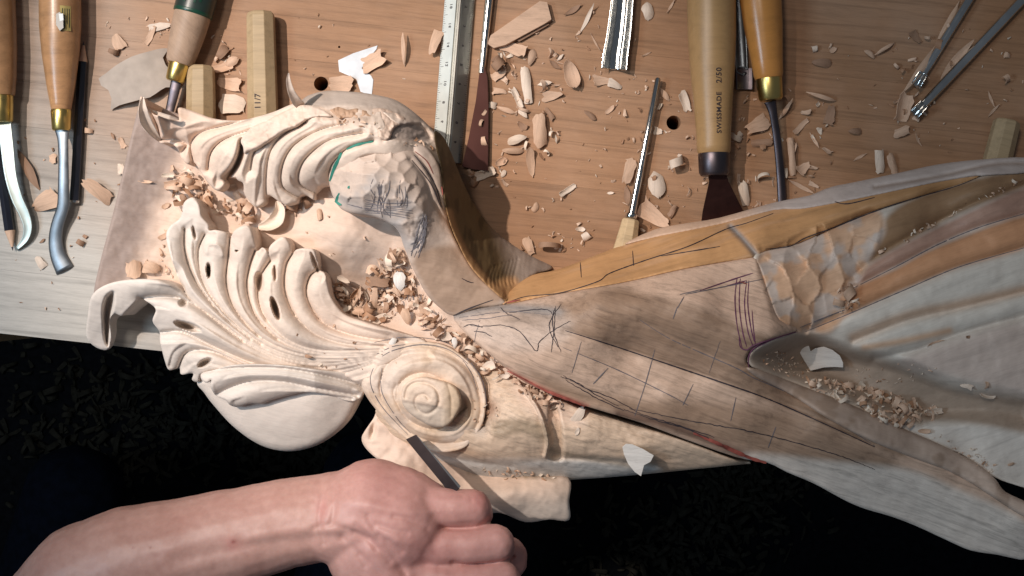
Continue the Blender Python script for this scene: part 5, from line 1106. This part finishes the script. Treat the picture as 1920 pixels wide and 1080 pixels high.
# chips lying on the carving
G2 = 'wood chips lying on the carving'
CC = [
 ('roll', 326, 346, 40, 22, -10, 'twisted peach curl at the upper left of the chip pile below the crest', 'chip'),
 ('curl', 352, 340, 26, 20, 30, 'open curl in the pile just under the crest lobes', 'chip'),
 ('flat', 372, 352, 34, 22, 70, 'flat chip wedged upright in the pile under the crest', 'chip'),
 ('scoop', 346, 372, 26, 18, 60, 'small brown scooped chip hanging below the pile', 'chip_brown'),
 ('oval', 312, 386, 20, 14, -30, 'reddish chip alone on the backing board', 'chip'),
 ('sliver', 274, 341, 32, 8, 4, 'yellow splinter lying on the grey backing board', 'chip'),
 ('flat', 388, 372, 30, 18, -60, 'tan chip leaning against the second crest lobe', 'chip'),
 ('roll', 436, 352, 26, 16, -20, 'tiny roll in the notch of the crest leaf', 'chip_pale'),
 ('flat', 450, 372, 36, 22, 50, 'sharp flat chip below the third crest lobe', 'chip'),
 ('curl', 462, 402, 16, 14, 0, 'star-like crumb curl left of the white crescent', 'chip_brown'),
 ('curl', 548, 388, 22, 18, 20, 'brown curl under the fifth crest lobe', 'chip_brown'),
 ('curl', 574, 380, 22, 18, 60, 'brown curl under the last crest lobe', 'chip_brown'),
 ('roll', 600, 403, 26, 13, 80, 'upright little roll on the smooth ground right of the white crescent', 'chip'),
 ('roll', 252, 506, 40, 36, 84, 'big rolled shaving resting behind the curled leaf tip', 'chip'),
 ('curl', 286, 504, 34, 34, 14, 'open ring of shaving beside the big rolled one', 'chip'),
 ('flat', 306, 444, 22, 12, -30, 'small peach chip at the left edge of the big leaf', 'chip'),
 ('sliver', 302, 474, 22, 6, 70, 'tiny splinter at the left edge of the big leaf', 'chip'),
 ('oval', 645, 524, 30, 15, 26, 'pale grain-shaped chip above the scoop pile', 'chip_pale'),
 ('scoop', 751, 527, 46, 38, 84, 'bright white egg-shaped chip in the scoop pile', 'flake'),
 ('roll', 742, 496, 40, 14, -10, 'pale strip over the top of the scoop pile', 'chip_pale'),
 ('flat', 736, 478, 28, 26, 100, 'brown chip propped against the shoulder', 'chip_brown'),
 ('sheet', 712, 528, 44, 28, 6, 'dark bent shaving in the middle of the scoop pile', 'chip_brown'),
 ('flat', 703, 556, 48, 14, -86, 'upright greyish strip left of the dark bent shaving', 'chip'),
 ('flat', 697, 606, 70, 20, -28, 'long flat pale chip lying over the rim of the scoop pile', 'chip_pale'),
 ('roll', 672, 584, 30, 20, 8, 'reddish folded chip at the lower left of the scoop pile', 'chip'),
 ('roll', 684, 580, 18, 18, 70, 'pink rolled chip right of the reddish folded one', 'chip'),
 ('scoop', 762, 593, 40, 26, 70, 'peach oval chip below the white egg-shaped chip', 'chip'),
 ('oval', 737, 641, 28, 17, -66, 'white oval chip above the scroll', 'flake'),
 ('flat', 726, 564, 30, 18, -55, 'pale broken chip in the right of the scoop pile', 'chip_pale'),
 ('sliver', 627, 610, 14, 5, -70, 'tiny yellow splinter on the leaf below the scoop pile', 'chip'),
 ('flat', 800, 590, 50, 24, 62, 'long peach chip lying along the shoulder foot', 'chip'),
 ('oval', 804, 608, 24, 18, 20, 'peach flake near the shoulder foot', 'chip'),
 ('flat', 836, 632, 26, 22, -20, 'bright flake in the row of chips above the scroll', 'chip_pale'),
 ('oval', 852, 643, 24, 14, 84, 'white drop-shaped chip in the row above the scroll', 'flake'),
 ('flat', 868, 634, 22, 16, -50, 'brown square chip next to the pencilled edge', 'chip_brown'),
 ('oval', 882, 656, 26, 20, -10, 'round peach chip in the row beside the scroll', 'chip'),
 ('scoop', 900, 668, 24, 18, 40, 'brown hollow chip in the row beside the scroll', 'chip'),
 ('flat', 916, 686, 32, 22, -30, 'pale folded chip at the right shoulder of the scroll', 'chip_pale'),
 ('oval', 944, 704, 28, 20, 0, 'pale round chip right of the scroll', 'chip_pale'),
 ('curl', 968, 716, 18, 14, 20, 'rough little curl right of the pale round chip', 'chip'),
 ('roll', 996, 732, 30, 14, 20, 'small roll jammed under the stem edge', 'chip'),
 ('roll', 1040, 760, 34, 16, -22, 'twisted pale roll just below the red crayon line', 'chip_pale'),
 ('curl', 1024, 756, 14, 12, 0, 'tiny curl left of the twisted pale roll', 'chip'),
 ('sheet', 1086, 776, 42, 26, -64, 'thin bluish flake hanging below the red crayon line', 'chip_pale'),
 ('oval', 1083, 808, 18, 11, -70, 'small drop-shaped chip on the lower moulding', 'chip_pale'),
 ('scoop', 1634, 736, 30, 20, 60, 'pink scooped chip in the chip drift of the hollow', 'chip'),
 ('flat', 1698, 766, 30, 18, 20, 'bright crumpled flake at the lower end of the chip drift', 'chip_pale'),
 ('roll', 1750, 772, 38, 16, -8, 'pale rolled chip right of the chip drift', 'chip_pale'),
 ('flat', 1812, 724, 26, 14, 14, 'white flat chip near the right end of the hollow', 'chip_pale'),
 ('roll', 1850, 742, 34, 16, 12, 'white broken roll near the right end of the hollow', 'chip_pale'),
 ('curl', 1848, 722, 14, 10, 80, 'tiny curl above the white broken roll', 'chip'),
 ('coil', 1590, 552, 26, 22, -30, 'crumpled shaving nest at the corner of the gouged area', 'chip'),
 ('curl', 1572, 566, 24, 16, 10, 'flat curl beside the crumpled shaving nest', 'chip'),
 ('oval', 1733, 808, 26, 12, 0, 'small tan chip below the chip drift on the white panel', 'chip'),
 ('oval', 1895, 870, 16, 7, -14, 'tiny tan chip on the white panel at the right edge', 'chip'),
 ('oval', 1814, 632, 10, 8, 0, 'tiny dark pellet on the pinkish wing panel', 'chip_brown'),
 ('sliver', 1752, 642, 38, 5, -20, 'thin yellow splinter on the wing near the dark pellet', 'chip'),
 ('oval', 579, 668, 18, 9, 10, 'brown flake on the leaf stems left of the scroll', 'chip_brown'),
 ('oval', 665, 642, 10, 7, -30, 'small brown flake on the leaf above the stems', 'chip_brown'),
]
for c in CC:
    up_ = 18 if (640 < c[1] < 790 and 470 < c[2] < 600) else 9 if (800 < c[1] < 960 and 600 < c[2] < 720) or (1600 < c[1] < 1760 and 720 < c[2] < 780) or (320 < c[1] < 400 and 330 < c[2] < 380) else 0
    chip(*c, group=G2, z=float(max(0, top_z(c[1], c[2])[0]))+up_)
cz = float(top_z(500, 410, ['back'])[0])
o = curl_blade('crescent_chip', [(519, 377), (524, 392), (518, 410), (504, 421), (484, 426)], [5, 20, 30, 24, 8], [cz+30, cz+26, cz+20, cz+16, cz+10], None, 'chip_pale', np.ones(3)*.8, 2.0, 10)
tag(o, 'bright white crescent chip below the crest leaf', 'wood chip', G2)
traced('heart_flake', [(1498, 640), (1508, 636), (1515, 643), (1520, 659), (1529, 653), (1545, 650), (1561, 656), (1575, 667), (1581, 680), (1581, 689), (1565, 688), (1545, 689), (1520, 695), (1508, 676), (1499, 660)], 'white heart-shaped flake in the dark hollow', 'wood flake', 'flake', 2.5, lambda x, y: float(top_z(1530, 680, ['wing'])[0])+16+0.35*(y-690)*-1)
traced('leaf_flake', [(1167, 838), (1174, 832), (1186, 833), (1206, 842), (1226, 854), (1220, 866), (1208, 872), (1202, 893), (1190, 885), (1178, 870), (1170, 852)], 'pale pointed flake on the lower silhouette of the moulding', 'wood flake', 'flake', 2.5, lambda x, y: float(top_z(1195, 850, ['mould', 'stem'])[0])+14-0.3*(y-850))

# loose crumbs: nobody could count them
def crumbs(name, label, regions, keys, group=None, tiny=0.0):
    Vs, Fs, n0 = [], [], 0; T = []
    q = random.Random(len(name)*7+len(regions))
    for poly, n, l0, l1, mixc in regions:
        P = spline(poly, 3, True); x0, y0 = P.min(0); x1, y1 = P.max(0); c = 0; pts = []
        while c < n:
            x, y = q.uniform(x0, x1), q.uniform(y0, y1)
            if inside(np.array([x]), np.array([y]), P)[0]: pts.append((x, y)); c += 1
        zz = top_z(np.array([p[0] for p in pts]), np.array([p[1] for p in pts]), keys)
        for (x, y), z in zip(pts, zz):
            L = l0+(l1-l0)*q.random()**1.5; kd = q.choice(['flat', 'sliver', 'curl', 'curl', 'flat', 'sliver', 'roll'])
            V, F = chip_geo(kd, L, L*q.uniform(0.3, 0.7) if kd != 'sliver' else L*0.22, q.randrange(9999), 0.5)
            R = np.array(Euler((q.uniform(-0.7, 0.7), q.uniform(-0.7, 0.7), q.uniform(0, 6.3))).to_matrix())
            V = V @ R.T; V[:, 2] -= V[:, 2].min()-0.1; k = (H-z)/H
            w = W(x, y, z+q.uniform(0, 1)**2*mixc[1])
            Vs.append(V*S*k+np.array(w)); Fs += [tuple(a+n0 for a in f) for f in F]; n0 += len(V)
            col = [np.array([0.70, 0.50, 0.37]), np.array([0.80, 0.68, 0.56]), np.array([0.40, 0.23, 0.14])][q.choices([0, 1, 2], mixc[0])[0]]
            T.append(np.tile(col*q.uniform(0.8, 1.1), (len(V), 1)))
    me = np_mesh(name, np.concatenate(Vs), Fs, True, np.concatenate(T)); me.set_sharp_from_angle(angle=math.radians(38)); o = link(name, me, M['carved']); tag(o, label, 'wood crumbs', None, 'stuff'); return o
_cg = chip_geo
mx = ([5, 2, 2], 0); md = ([3, 1, 5], 0); ml = ([4, 5, 1], 0); sx_ = ([5, 2, 3], 16); sd_ = ([4, 2, 4], 22); sl_ = ([5, 4, 1], 10)
crumbs('chip_pile', 'heap of small chips under the lobes of the crest leaf', [([(312, 322), (350, 318), (372, 335), (400, 365), (430, 372), (470, 392), (480, 420), (440, 420), (400, 410), (370, 395), (335, 372)], 70, 10, 32, sx_), ([(520, 372), (580, 372), (600, 388), (560, 402), (520, 396)], 14, 8, 20, md), ([(298, 440), (314, 438), (312, 500), (330, 520), (290, 526), (300, 480)], 12, 5, 14, mx)], ['back'])
crumbs('chip_pile', 'brown tangle of small chips in the scoop between leaf and shoulder', [([(640, 560), (690, 540), (700, 500), (740, 470), (772, 500), (778, 560), (750, 590), (700, 600), (660, 596)], 150, 9, 34, sd_), ([(618, 520), (640, 530), (660, 570), (680, 592), (650, 588), (628, 560)], 40, 7, 20, sx_)], ['back', 'leaf'])
crumbs('chip_row', 'row of small chips along the gap between scroll and stem', [([(780, 560), (800, 560), (850, 612), (900, 650), (950, 700), (1010, 728), (1060, 752), (1050, 766), (960, 728), (900, 690), (850, 660), (790, 610)], 100, 9, 26, sx_)], ['back', 'mould'])
crumbs('chip_drift', 'drift of fine pale chips in the hollow of the wing', [([(1500, 706), (1560, 712), (1640, 728), (1700, 750), (1760, 768), (1740, 784), (1690, 800), (1640, 780), (1580, 752), (1530, 732)], 230, 8, 26, sl_), ([(1420, 665), (1470, 660), (1520, 690), (1500, 710), (1440, 690)], 60, 3, 9, ml), ([(1560, 690), (1700, 680), (1760, 690), (1700, 720), (1600, 706)], 30, 3, 8, ml), ([(1690, 790), (1760, 810), (1840, 850), (1890, 900), (1860, 890), (1780, 840)], 26, 3, 9, ml)], ['wing', 'stem', 'rib'])
crumbs('wing_crumbs', 'thin line of torn fibres along the groove of the wing', [([(1640, 478), (1700, 440), (1760, 410), (1830, 370), (1930, 330), (1930, 338), (1830, 380), (1760, 420), (1700, 452)], 40, 4, 12, mx), ([(1560, 545), (1600, 540), (1606, 572), (1575, 586)], 22, 6, 16, mx)], ['wing'])
crumbs('carving_crumbs', 'scattered crumbs on leaf, scroll and ground of the carving', [([(330, 360), (600, 400), (740, 440), (700, 520), (600, 470), (450, 430), (330, 400)], 14, 3, 9, md), ([(400, 560), (600, 640), (740, 660), (700, 720), (560, 700)], 14, 3, 8, md), ([(880, 870), (960, 882), (1050, 888), (1040, 898), (950, 896)], 26, 4, 12, mx), ([(890, 700), (930, 720), (935, 790), (890, 800)], 16, 4, 12, md), ([(580, 205), (640, 212), (720, 235), (815, 280), (760, 275), (640, 232)], 26, 4, 14, mx)], ['leaf', 'back', 'scroll', 'bracket', 'crest', 'mould', 'dome'])
crumbs('bench_crumbs', 'fine crumbs and dust flakes scattered over the bench', [([(880, 60), (1130, 20), (1320, 200), (1300, 400), (1080, 480), (960, 450), (900, 340), (930, 240)], 130, 3, 12, mx), ([(900, 100), (1020, 90), (1060, 160), (1040, 280), (960, 330), (890, 330), (905, 220)], 50, 8, 24, mx), ([(1100, 130), (1320, 180), (1310, 400), (1160, 420), (1180, 300)], 40, 6, 20, mx), ([(880, 320), (930, 300), (950, 350), (900, 350)], 16, 8, 20, mx), ([(980, 450), (1090, 440), (1080, 478), (1000, 480)], 16, 6, 18, mx), ([(1380, 180), (1560, 180), (1540, 350), (1380, 400)], 60, 7, 26, mx), ([(1660, 160), (1740, 60), (1850, 20), (1700, 250)], 24, 8, 24, mx), ([(1380, 200), (1560, 60), (1900, 60), (1900, 260), (1600, 330), (1400, 380)], 60, 3, 11, mx), ([(30, 260), (230, 240), (210, 440), (150, 560), (20, 600), (10, 480)], 26, 3, 9, md), ([(520, 30), (830, 30), (820, 220), (600, 160), (530, 140)], 14, 3, 8, md), ([(200, 40), (330, 30), (320, 70), (230, 120)], 16, 4, 14, mx), ([(395, 60), (450, 60), (460, 150), (400, 130)], 14, 4, 14, mx)], ['none'])
# floor litter far below, faint
_q = random.Random(5); Vs, Fs, n0 = [], [], 0
for i in range(1500):
    V, F = chip_geo(_q.choice(['flat', 'scoop', 'curl', 'sheet']), _q.uniform(16, 80), _q.uniform(10, 34), i, 2)
    R = np.array(Euler((_q.uniform(-0.4, 0.4), _q.uniform(-0.4, 0.4), _q.uniform(0, 6.3))).to_matrix()); V = V @ R.T; V[:, 2] -= V[:, 2].min()
    fx, fy, fs = _q.choice([(260, 720, 120), (420, 800, 90), (180, 800, 110), (1330, 960, 90), (1400, 900, 50), (1250, 1040, 80), (560, 860, 60)])
    wp = W(_q.gauss(fx, fs), _q.gauss(fy, fs*0.6), -2605)
    Vs.append(V*S+np.array([wp.x, wp.y, -0.8605])); Fs += [tuple(a+n0 for a in f) for f in F]; n0 += len(V)
tag(link('floor_litter', np_mesh('floor_litter', np.concatenate(Vs), Fs, True), M['floor_chip']), 'faint heap of shavings on the dark floor below the bench', 'wood shavings', None, 'stuff')

# ================================================================== the carver's arm and the chisel in the hand
def skin_mat():
    m, nt, p = new_mat('skin')
    tc = N(nt, 'ShaderNodeTexCoord')
    n1 = N(nt, 'ShaderNodeTexNoise', Scale=26.0, Detail=5.0, Roughness=0.6); n2 = N(nt, 'ShaderNodeTexNoise', Scale=240.0, Detail=3.0, Roughness=0.6)
    vz = N(nt, 'ShaderNodeTexVoronoi', Scale=420.0)
    for n in (n1, n2, vz): nt.links.new(tc.outputs['Object'], n.inputs['Vector'])
    a = N(nt, 'ShaderNodeAttribute', attribute_name='tone')
    c = mix(nt, 1.0, a.outputs['Color'], ramp(nt, n1.outputs[0], [(0.3, (0.84, 0.72, 0.70)), (0.7, (1.08, 1.05, 1.05))]), 'MULTIPLY')
    c = mix(nt, 1.0, c, ramp(nt, n2.outputs[0], [(0.3, (0.93, 0.90, 0.90)), (0.65, (1.03, 1.03, 1.03))]), 'MULTIPLY')
    nt.links.new(c, p.inputs['Base Color']); p.inputs['Roughness'].default_value = 0.48; p.inputs['Specular IOR Level'].default_value = 0.4
    p.inputs['Subsurface Weight'].default_value = 0.10; p.inputs['Subsurface Radius'].default_value = (1.0, 0.35, 0.2); p.inputs['Subsurface Scale'].default_value = 0.003
    b = N(nt, 'ShaderNodeBump', Strength=0.07, Distance=0.0004); nt.links.new(vz.outputs['Distance'], b.inputs['Height'])
    b2 = N(nt, 'ShaderNodeBump', Strength=0.12, Distance=0.0006); nt.links.new(n2.outputs[0], b2.inputs['Height']); nt.links.new(b.outputs[0], b2.inputs['Normal'])
    nt.links.new(b2.outputs[0], p.inputs['Normal']); return m
M['skin'] = skin_mat()
person = empty('person', W(300, 1040, 0)); tag(person, 'bare forearm and closed fist reaching in from the lower left, gripping a chisel', 'person')
# chains of (x, y, z, radius as seen)
chains = [
 [(150, 1500, 60, 150), (120, 1300, 120, 140), (128, 1150, 150, 125), (165, 1095, 165, 118), (250, 1055, 178, 108), (350, 1030, 185, 98), (450, 1003, 190, 90), (540, 980, 194, 84), (610, 970, 198, 82), (660, 968, 204, 90)],   # forearm
 [(640, 975, 205, 86), (700, 955, 210, 96), (745, 975, 212, 100), (700, 1030, 200, 90), (740, 1080, 195, 92)],   # palm
 [(700, 930, 215, 70), (760, 935, 222, 60), (800, 945, 222, 46)],     # thumb mound
 [(740, 945, 226, 52), (800, 950, 236, 42), (850, 953, 240, 37), (886, 951, 236, 36), (892, 962, 200, 34), (860, 985, 160, 34)],   # index, bent at the knuckle
 [(760, 1010, 226, 50), (830, 1022, 238, 38), (890, 1021, 240, 36), (930, 1018, 232, 36.5), (934, 1026, 196, 34), (900, 1046, 156, 34)],   # middle
 [(770, 1080, 222, 50), (850, 1094, 234, 38), (910, 1092, 236, 36), (944, 1086, 226, 35), (948, 1092, 190, 33), (910, 1110, 150, 33)],   # ring
 [(790, 1150, 200, 46), (860, 1160, 214, 36), (920, 1156, 214, 33), (940, 1150, 196, 32), (940, 1156, 166, 31)],     # little finger
 [(820, 1010, 150, 48), (900, 1030, 140, 44), (948, 1044, 138, 42), (950, 1052, 138, 41)],  # thumb tip pad side behind the fingers
]
bm = bmesh.new()
for ch in chains:
    P = [np.array(c, float) for c in ch]
    for a, b in zip(P[:-1], P[1:]):
        d = np.linalg.norm((b-a)[:3]); n = max(2, int(d/(min(a[3], b[3])*(0.09 if min(a[3], b[3]) > 75 else 0.2))))
        for i in range(n+1):
            q = a+(b-a)*i/n; r = q[3]*(H-q[2])/H*S
            bmesh.ops.create_icosphere(bm, subdivisions=3 if q[3] > 60 else 2, radius=r, matrix=Matrix.Translation(W(q[0], q[1], q[2])))
me = bpy.data.meshes.new('arm'); bm.to_mesh(me); bm.free()
tmp = bpy.data.objects.new('arm_tmp', me); C.objects.link(tmp)
md_ = tmp.modifiers.new('r', 'REMESH'); md_.mode = 'VOXEL'; md_.voxel_size = 3.0*S; md_.use_smooth_shade = True
ms = tmp.modifiers.new('s', 'SMOOTH'); ms.iterations = 14; ms.factor = 0.6
dg = bpy.context.evaluated_depsgraph_get(); ev = tmp.evaluated_get(dg); arm_me = bpy.data.meshes.new_from_object(ev, depsgraph=dg)
bpy.data.objects.remove(tmp)
n = len(arm_me.vertices); co = np.empty(n*3, np.float64); arm_me.vertices.foreach_get('co', co); co = co.reshape(-1, 3)
nrm = np.empty(n*3, np.float64); arm_me.vertices.foreach_get('normal', nrm); nrm = nrm.reshape(-1, 3)
z = co[:, 2]/S; k = (H-z)/H*S; px = co[:, 0]/k+960; py = -co[:, 1]/k+540; upf = np.clip(nrm[:, 2], 0, 1)
def wr(lines, depth, width): return sum(depth*np.exp(-(seg_dist(px, py, spline(l, 4))[0]/width)**2) for l in lines)
dz = -wr([[(706, 984), (730, 992), (762, 1000)], [(712, 1004), (735, 1018), (752, 1036)], [(664, 1000), (700, 1022), (730, 1052)], [(690, 968), (700, 990), (712, 1012)], [(668, 985), (690, 1004), (704, 1030)], [(722, 1016), (742, 1050), (760, 1080)], [(740, 968), (770, 975), (800, 990)], [(676, 1040), (700, 1062), (716, 1080)], [(640, 1010), (664, 1030), (684, 1060)]], 2.8, 6)
dz -= wr([[(600, 900), (604, 930), (598, 975), (606, 1020)], [(590, 990), (620, 985), (650, 992), (690, 1010)], [(620, 905), (628, 940), (622, 980)]], 3.2, 6)
dz -= wr([[(826, 989), (850, 992), (895, 990), (915, 984)], [(848, 1055), (880, 1058), (940, 1054), (962, 1044)]], 8, 3.4)
dz += wr([[(470, 1010), (560, 995), (640, 990)], [(640, 940), (720, 950), (800, 960)], [(660, 985), (740, 1010), (800, 1030)], [(700, 1060), (760, 1085)]], 3.0, 12)
dz -= wr([[(330, 1050), (440, 1028), (560, 1012), (640, 1006)], [(650, 1000), (720, 1030), (760, 1075)]], 4.0, 14)
dz -= wr([[(870, 922), (880, 930), (884, 940)], [(862, 924), (868, 932)], [(905, 930), (914, 950), (912, 972)]], 1.2, 3)
co[:, 2] += dz*S*upf
co += nrm*(fbm(px, py, 40, 3)*2.0*S)[:, None]
arm_me.vertices.foreach_set('co', co.ravel()); arm_me.update()
tone = np.tile(np.array([0.60, 0.37, 0.31]), (n, 1))
def tb(c, w):
    global tone
    w = np.clip(w, 0, 1)[:, None]; tone = tone*(1-w)+np.array(c)*w
tb((0.36, 0.225, 0.185), 0.85*sstep(600, 150, px)); tb((0.42, 0.25, 0.21), 0.35*sstep(-10, 60, py-(1010-(px-300)*0.03))); tb((0.66, 0.36, 0.34), 0.5*sstep(560, 720, px)); tb((0.62, 0.27, 0.25), 0.45*np.exp(-(((px-603)/14)**2+((py-955)/22)**2)))  # arm darker leftward and along its underside: light falloff painted into the skin
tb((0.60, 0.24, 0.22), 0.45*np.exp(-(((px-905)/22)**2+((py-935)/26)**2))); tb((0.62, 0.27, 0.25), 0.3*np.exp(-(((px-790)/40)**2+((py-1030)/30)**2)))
tb((0.18, 0.05, 0.04), 0.9*np.exp(-(((px-437)/4.5)**2+((py-1016)/3.6)**2))); tb((0.25, 0.1, 0.08), 0.6*np.exp(-(((px-250)/2.5)**2+((py-1027)/2.5)**2))); tb((0.25, 0.1, 0.08), 0.6*np.exp(-(((px-282)/2.5)**2+((py-1027)/2.5)**2)))
tb((0.60, 0.22, 0.20), 0.35*np.exp(-(((px-435)/16)**2+((py-1020)/14)**2)))
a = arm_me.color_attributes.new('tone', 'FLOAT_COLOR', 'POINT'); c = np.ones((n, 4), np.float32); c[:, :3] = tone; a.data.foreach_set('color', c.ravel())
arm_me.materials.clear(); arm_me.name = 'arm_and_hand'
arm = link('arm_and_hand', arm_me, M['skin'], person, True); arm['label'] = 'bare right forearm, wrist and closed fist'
# chisel held in the fist
hc = empty('held_chisel', W(812, 870, 150)); tag(hc, 'flat dark steel chisel held in the fist, its square tip on the scroll rim', 'chisel')
def zbl(x, y): return 122+0.95*((x-770)*0.66+(y-820)*0.75)
def held(name, poly, th, m):
    bm = bmesh.new(); vs = [bm.verts.new(W(x, y, zbl(x, y)+dz_)) for x, y, dz_ in poly]; f = bm.faces.new(vs); bm.normal_update()
    if f.normal.z < 0: f.normal_flip()
    r = bmesh.ops.extrude_face_region(bm, geom=[f]); bmesh.ops.translate(bm, verts=[g for g in r['geom'] if isinstance(g, bmesh.types.BMVert)], vec=(0, 0, -th*S))
    bmesh.ops.recalc_face_normals(bm, faces=bm.faces); bmesh.ops.bevel(bm, geom=bm.edges[:], offset=0.6*S, segments=2, affect='EDGES'); return link(name, bm_mesh(name, bm), m, hc, True)
held('blade', [(761, 824, 0), (780, 815, 0), (862, 916, 0), (846, 928, 0)], 5, M['steel_dark'])
held('edge_face', [(779, 815.5, 0.6), (785, 820, 0.6), (864, 912, 0.6), (860, 916, 0.6)], 3, M['steel'])
hb, he = W(852, 925, zbl(852, 925)), W(900, 1010, 235)
bm = bmesh.new(); dirv = (he-hb); L = dirv.length
bmesh.ops.create_cone(bm, cap_ends=True, segments=8, radius1=20*S, radius2=24*S, depth=L, matrix=Matrix.Translation(W(905, 1000, 165))@dirv.to_track_quat('Z', 'Y').to_matrix().to_4x4())
link('handle', bm_mesh('handle', bm), M['handle_tan'], hc, True)

# the carver's trousered legs, barely visible in the dark below the bench
bm = bmesh.new()
for path in ([(560, 1500, -1500, 190), (650, 1150, -1300, 180), (700, 900, -1250, 150), (730, 850, -1900, 110), (735, 850, -2560, 90)], [(-60, 1500, -1500, 190), (90, 1150, -1350, 180), (140, 930, -1300, 150), (140, 900, -1950, 110), (140, 900, -2560, 90)]):
    for a, b in zip(path[:-1], path[1:]):
        for i in range(9):
            q = [a[j]+(b[j]-a[j])*i/8 for j in range(4)]
            bmesh.ops.create_icosphere(bm, subdivisions=2, radius=q[3]*S, matrix=Matrix.Translation(W(q[0], q[1], q[2])))
me = bpy.data.meshes.new('tmp'); bm.to_mesh(me); bm.free(); tmp = bpy.data.objects.new('tmp', me); C.objects.link(tmp)
m1 = tmp.modifiers.new('r', 'REMESH'); m1.mode = 'VOXEL'; m1.voxel_size = 14*S; m1.use_smooth_shade = True; m2 = tmp.modifiers.new('s', 'SMOOTH'); m2.iterations = 6
dg = bpy.context.evaluated_depsgraph_get(); leg_me = bpy.data.meshes.new_from_object(tmp.evaluated_get(dg), depsgraph=dg); bpy.data.objects.remove(tmp); leg_me.materials.clear(); leg_me.name = 'trousers'
lg = link('trousers', leg_me, M['cloth'], person, True); lg['label'] = 'dark navy trouser legs in the shade under the bench'
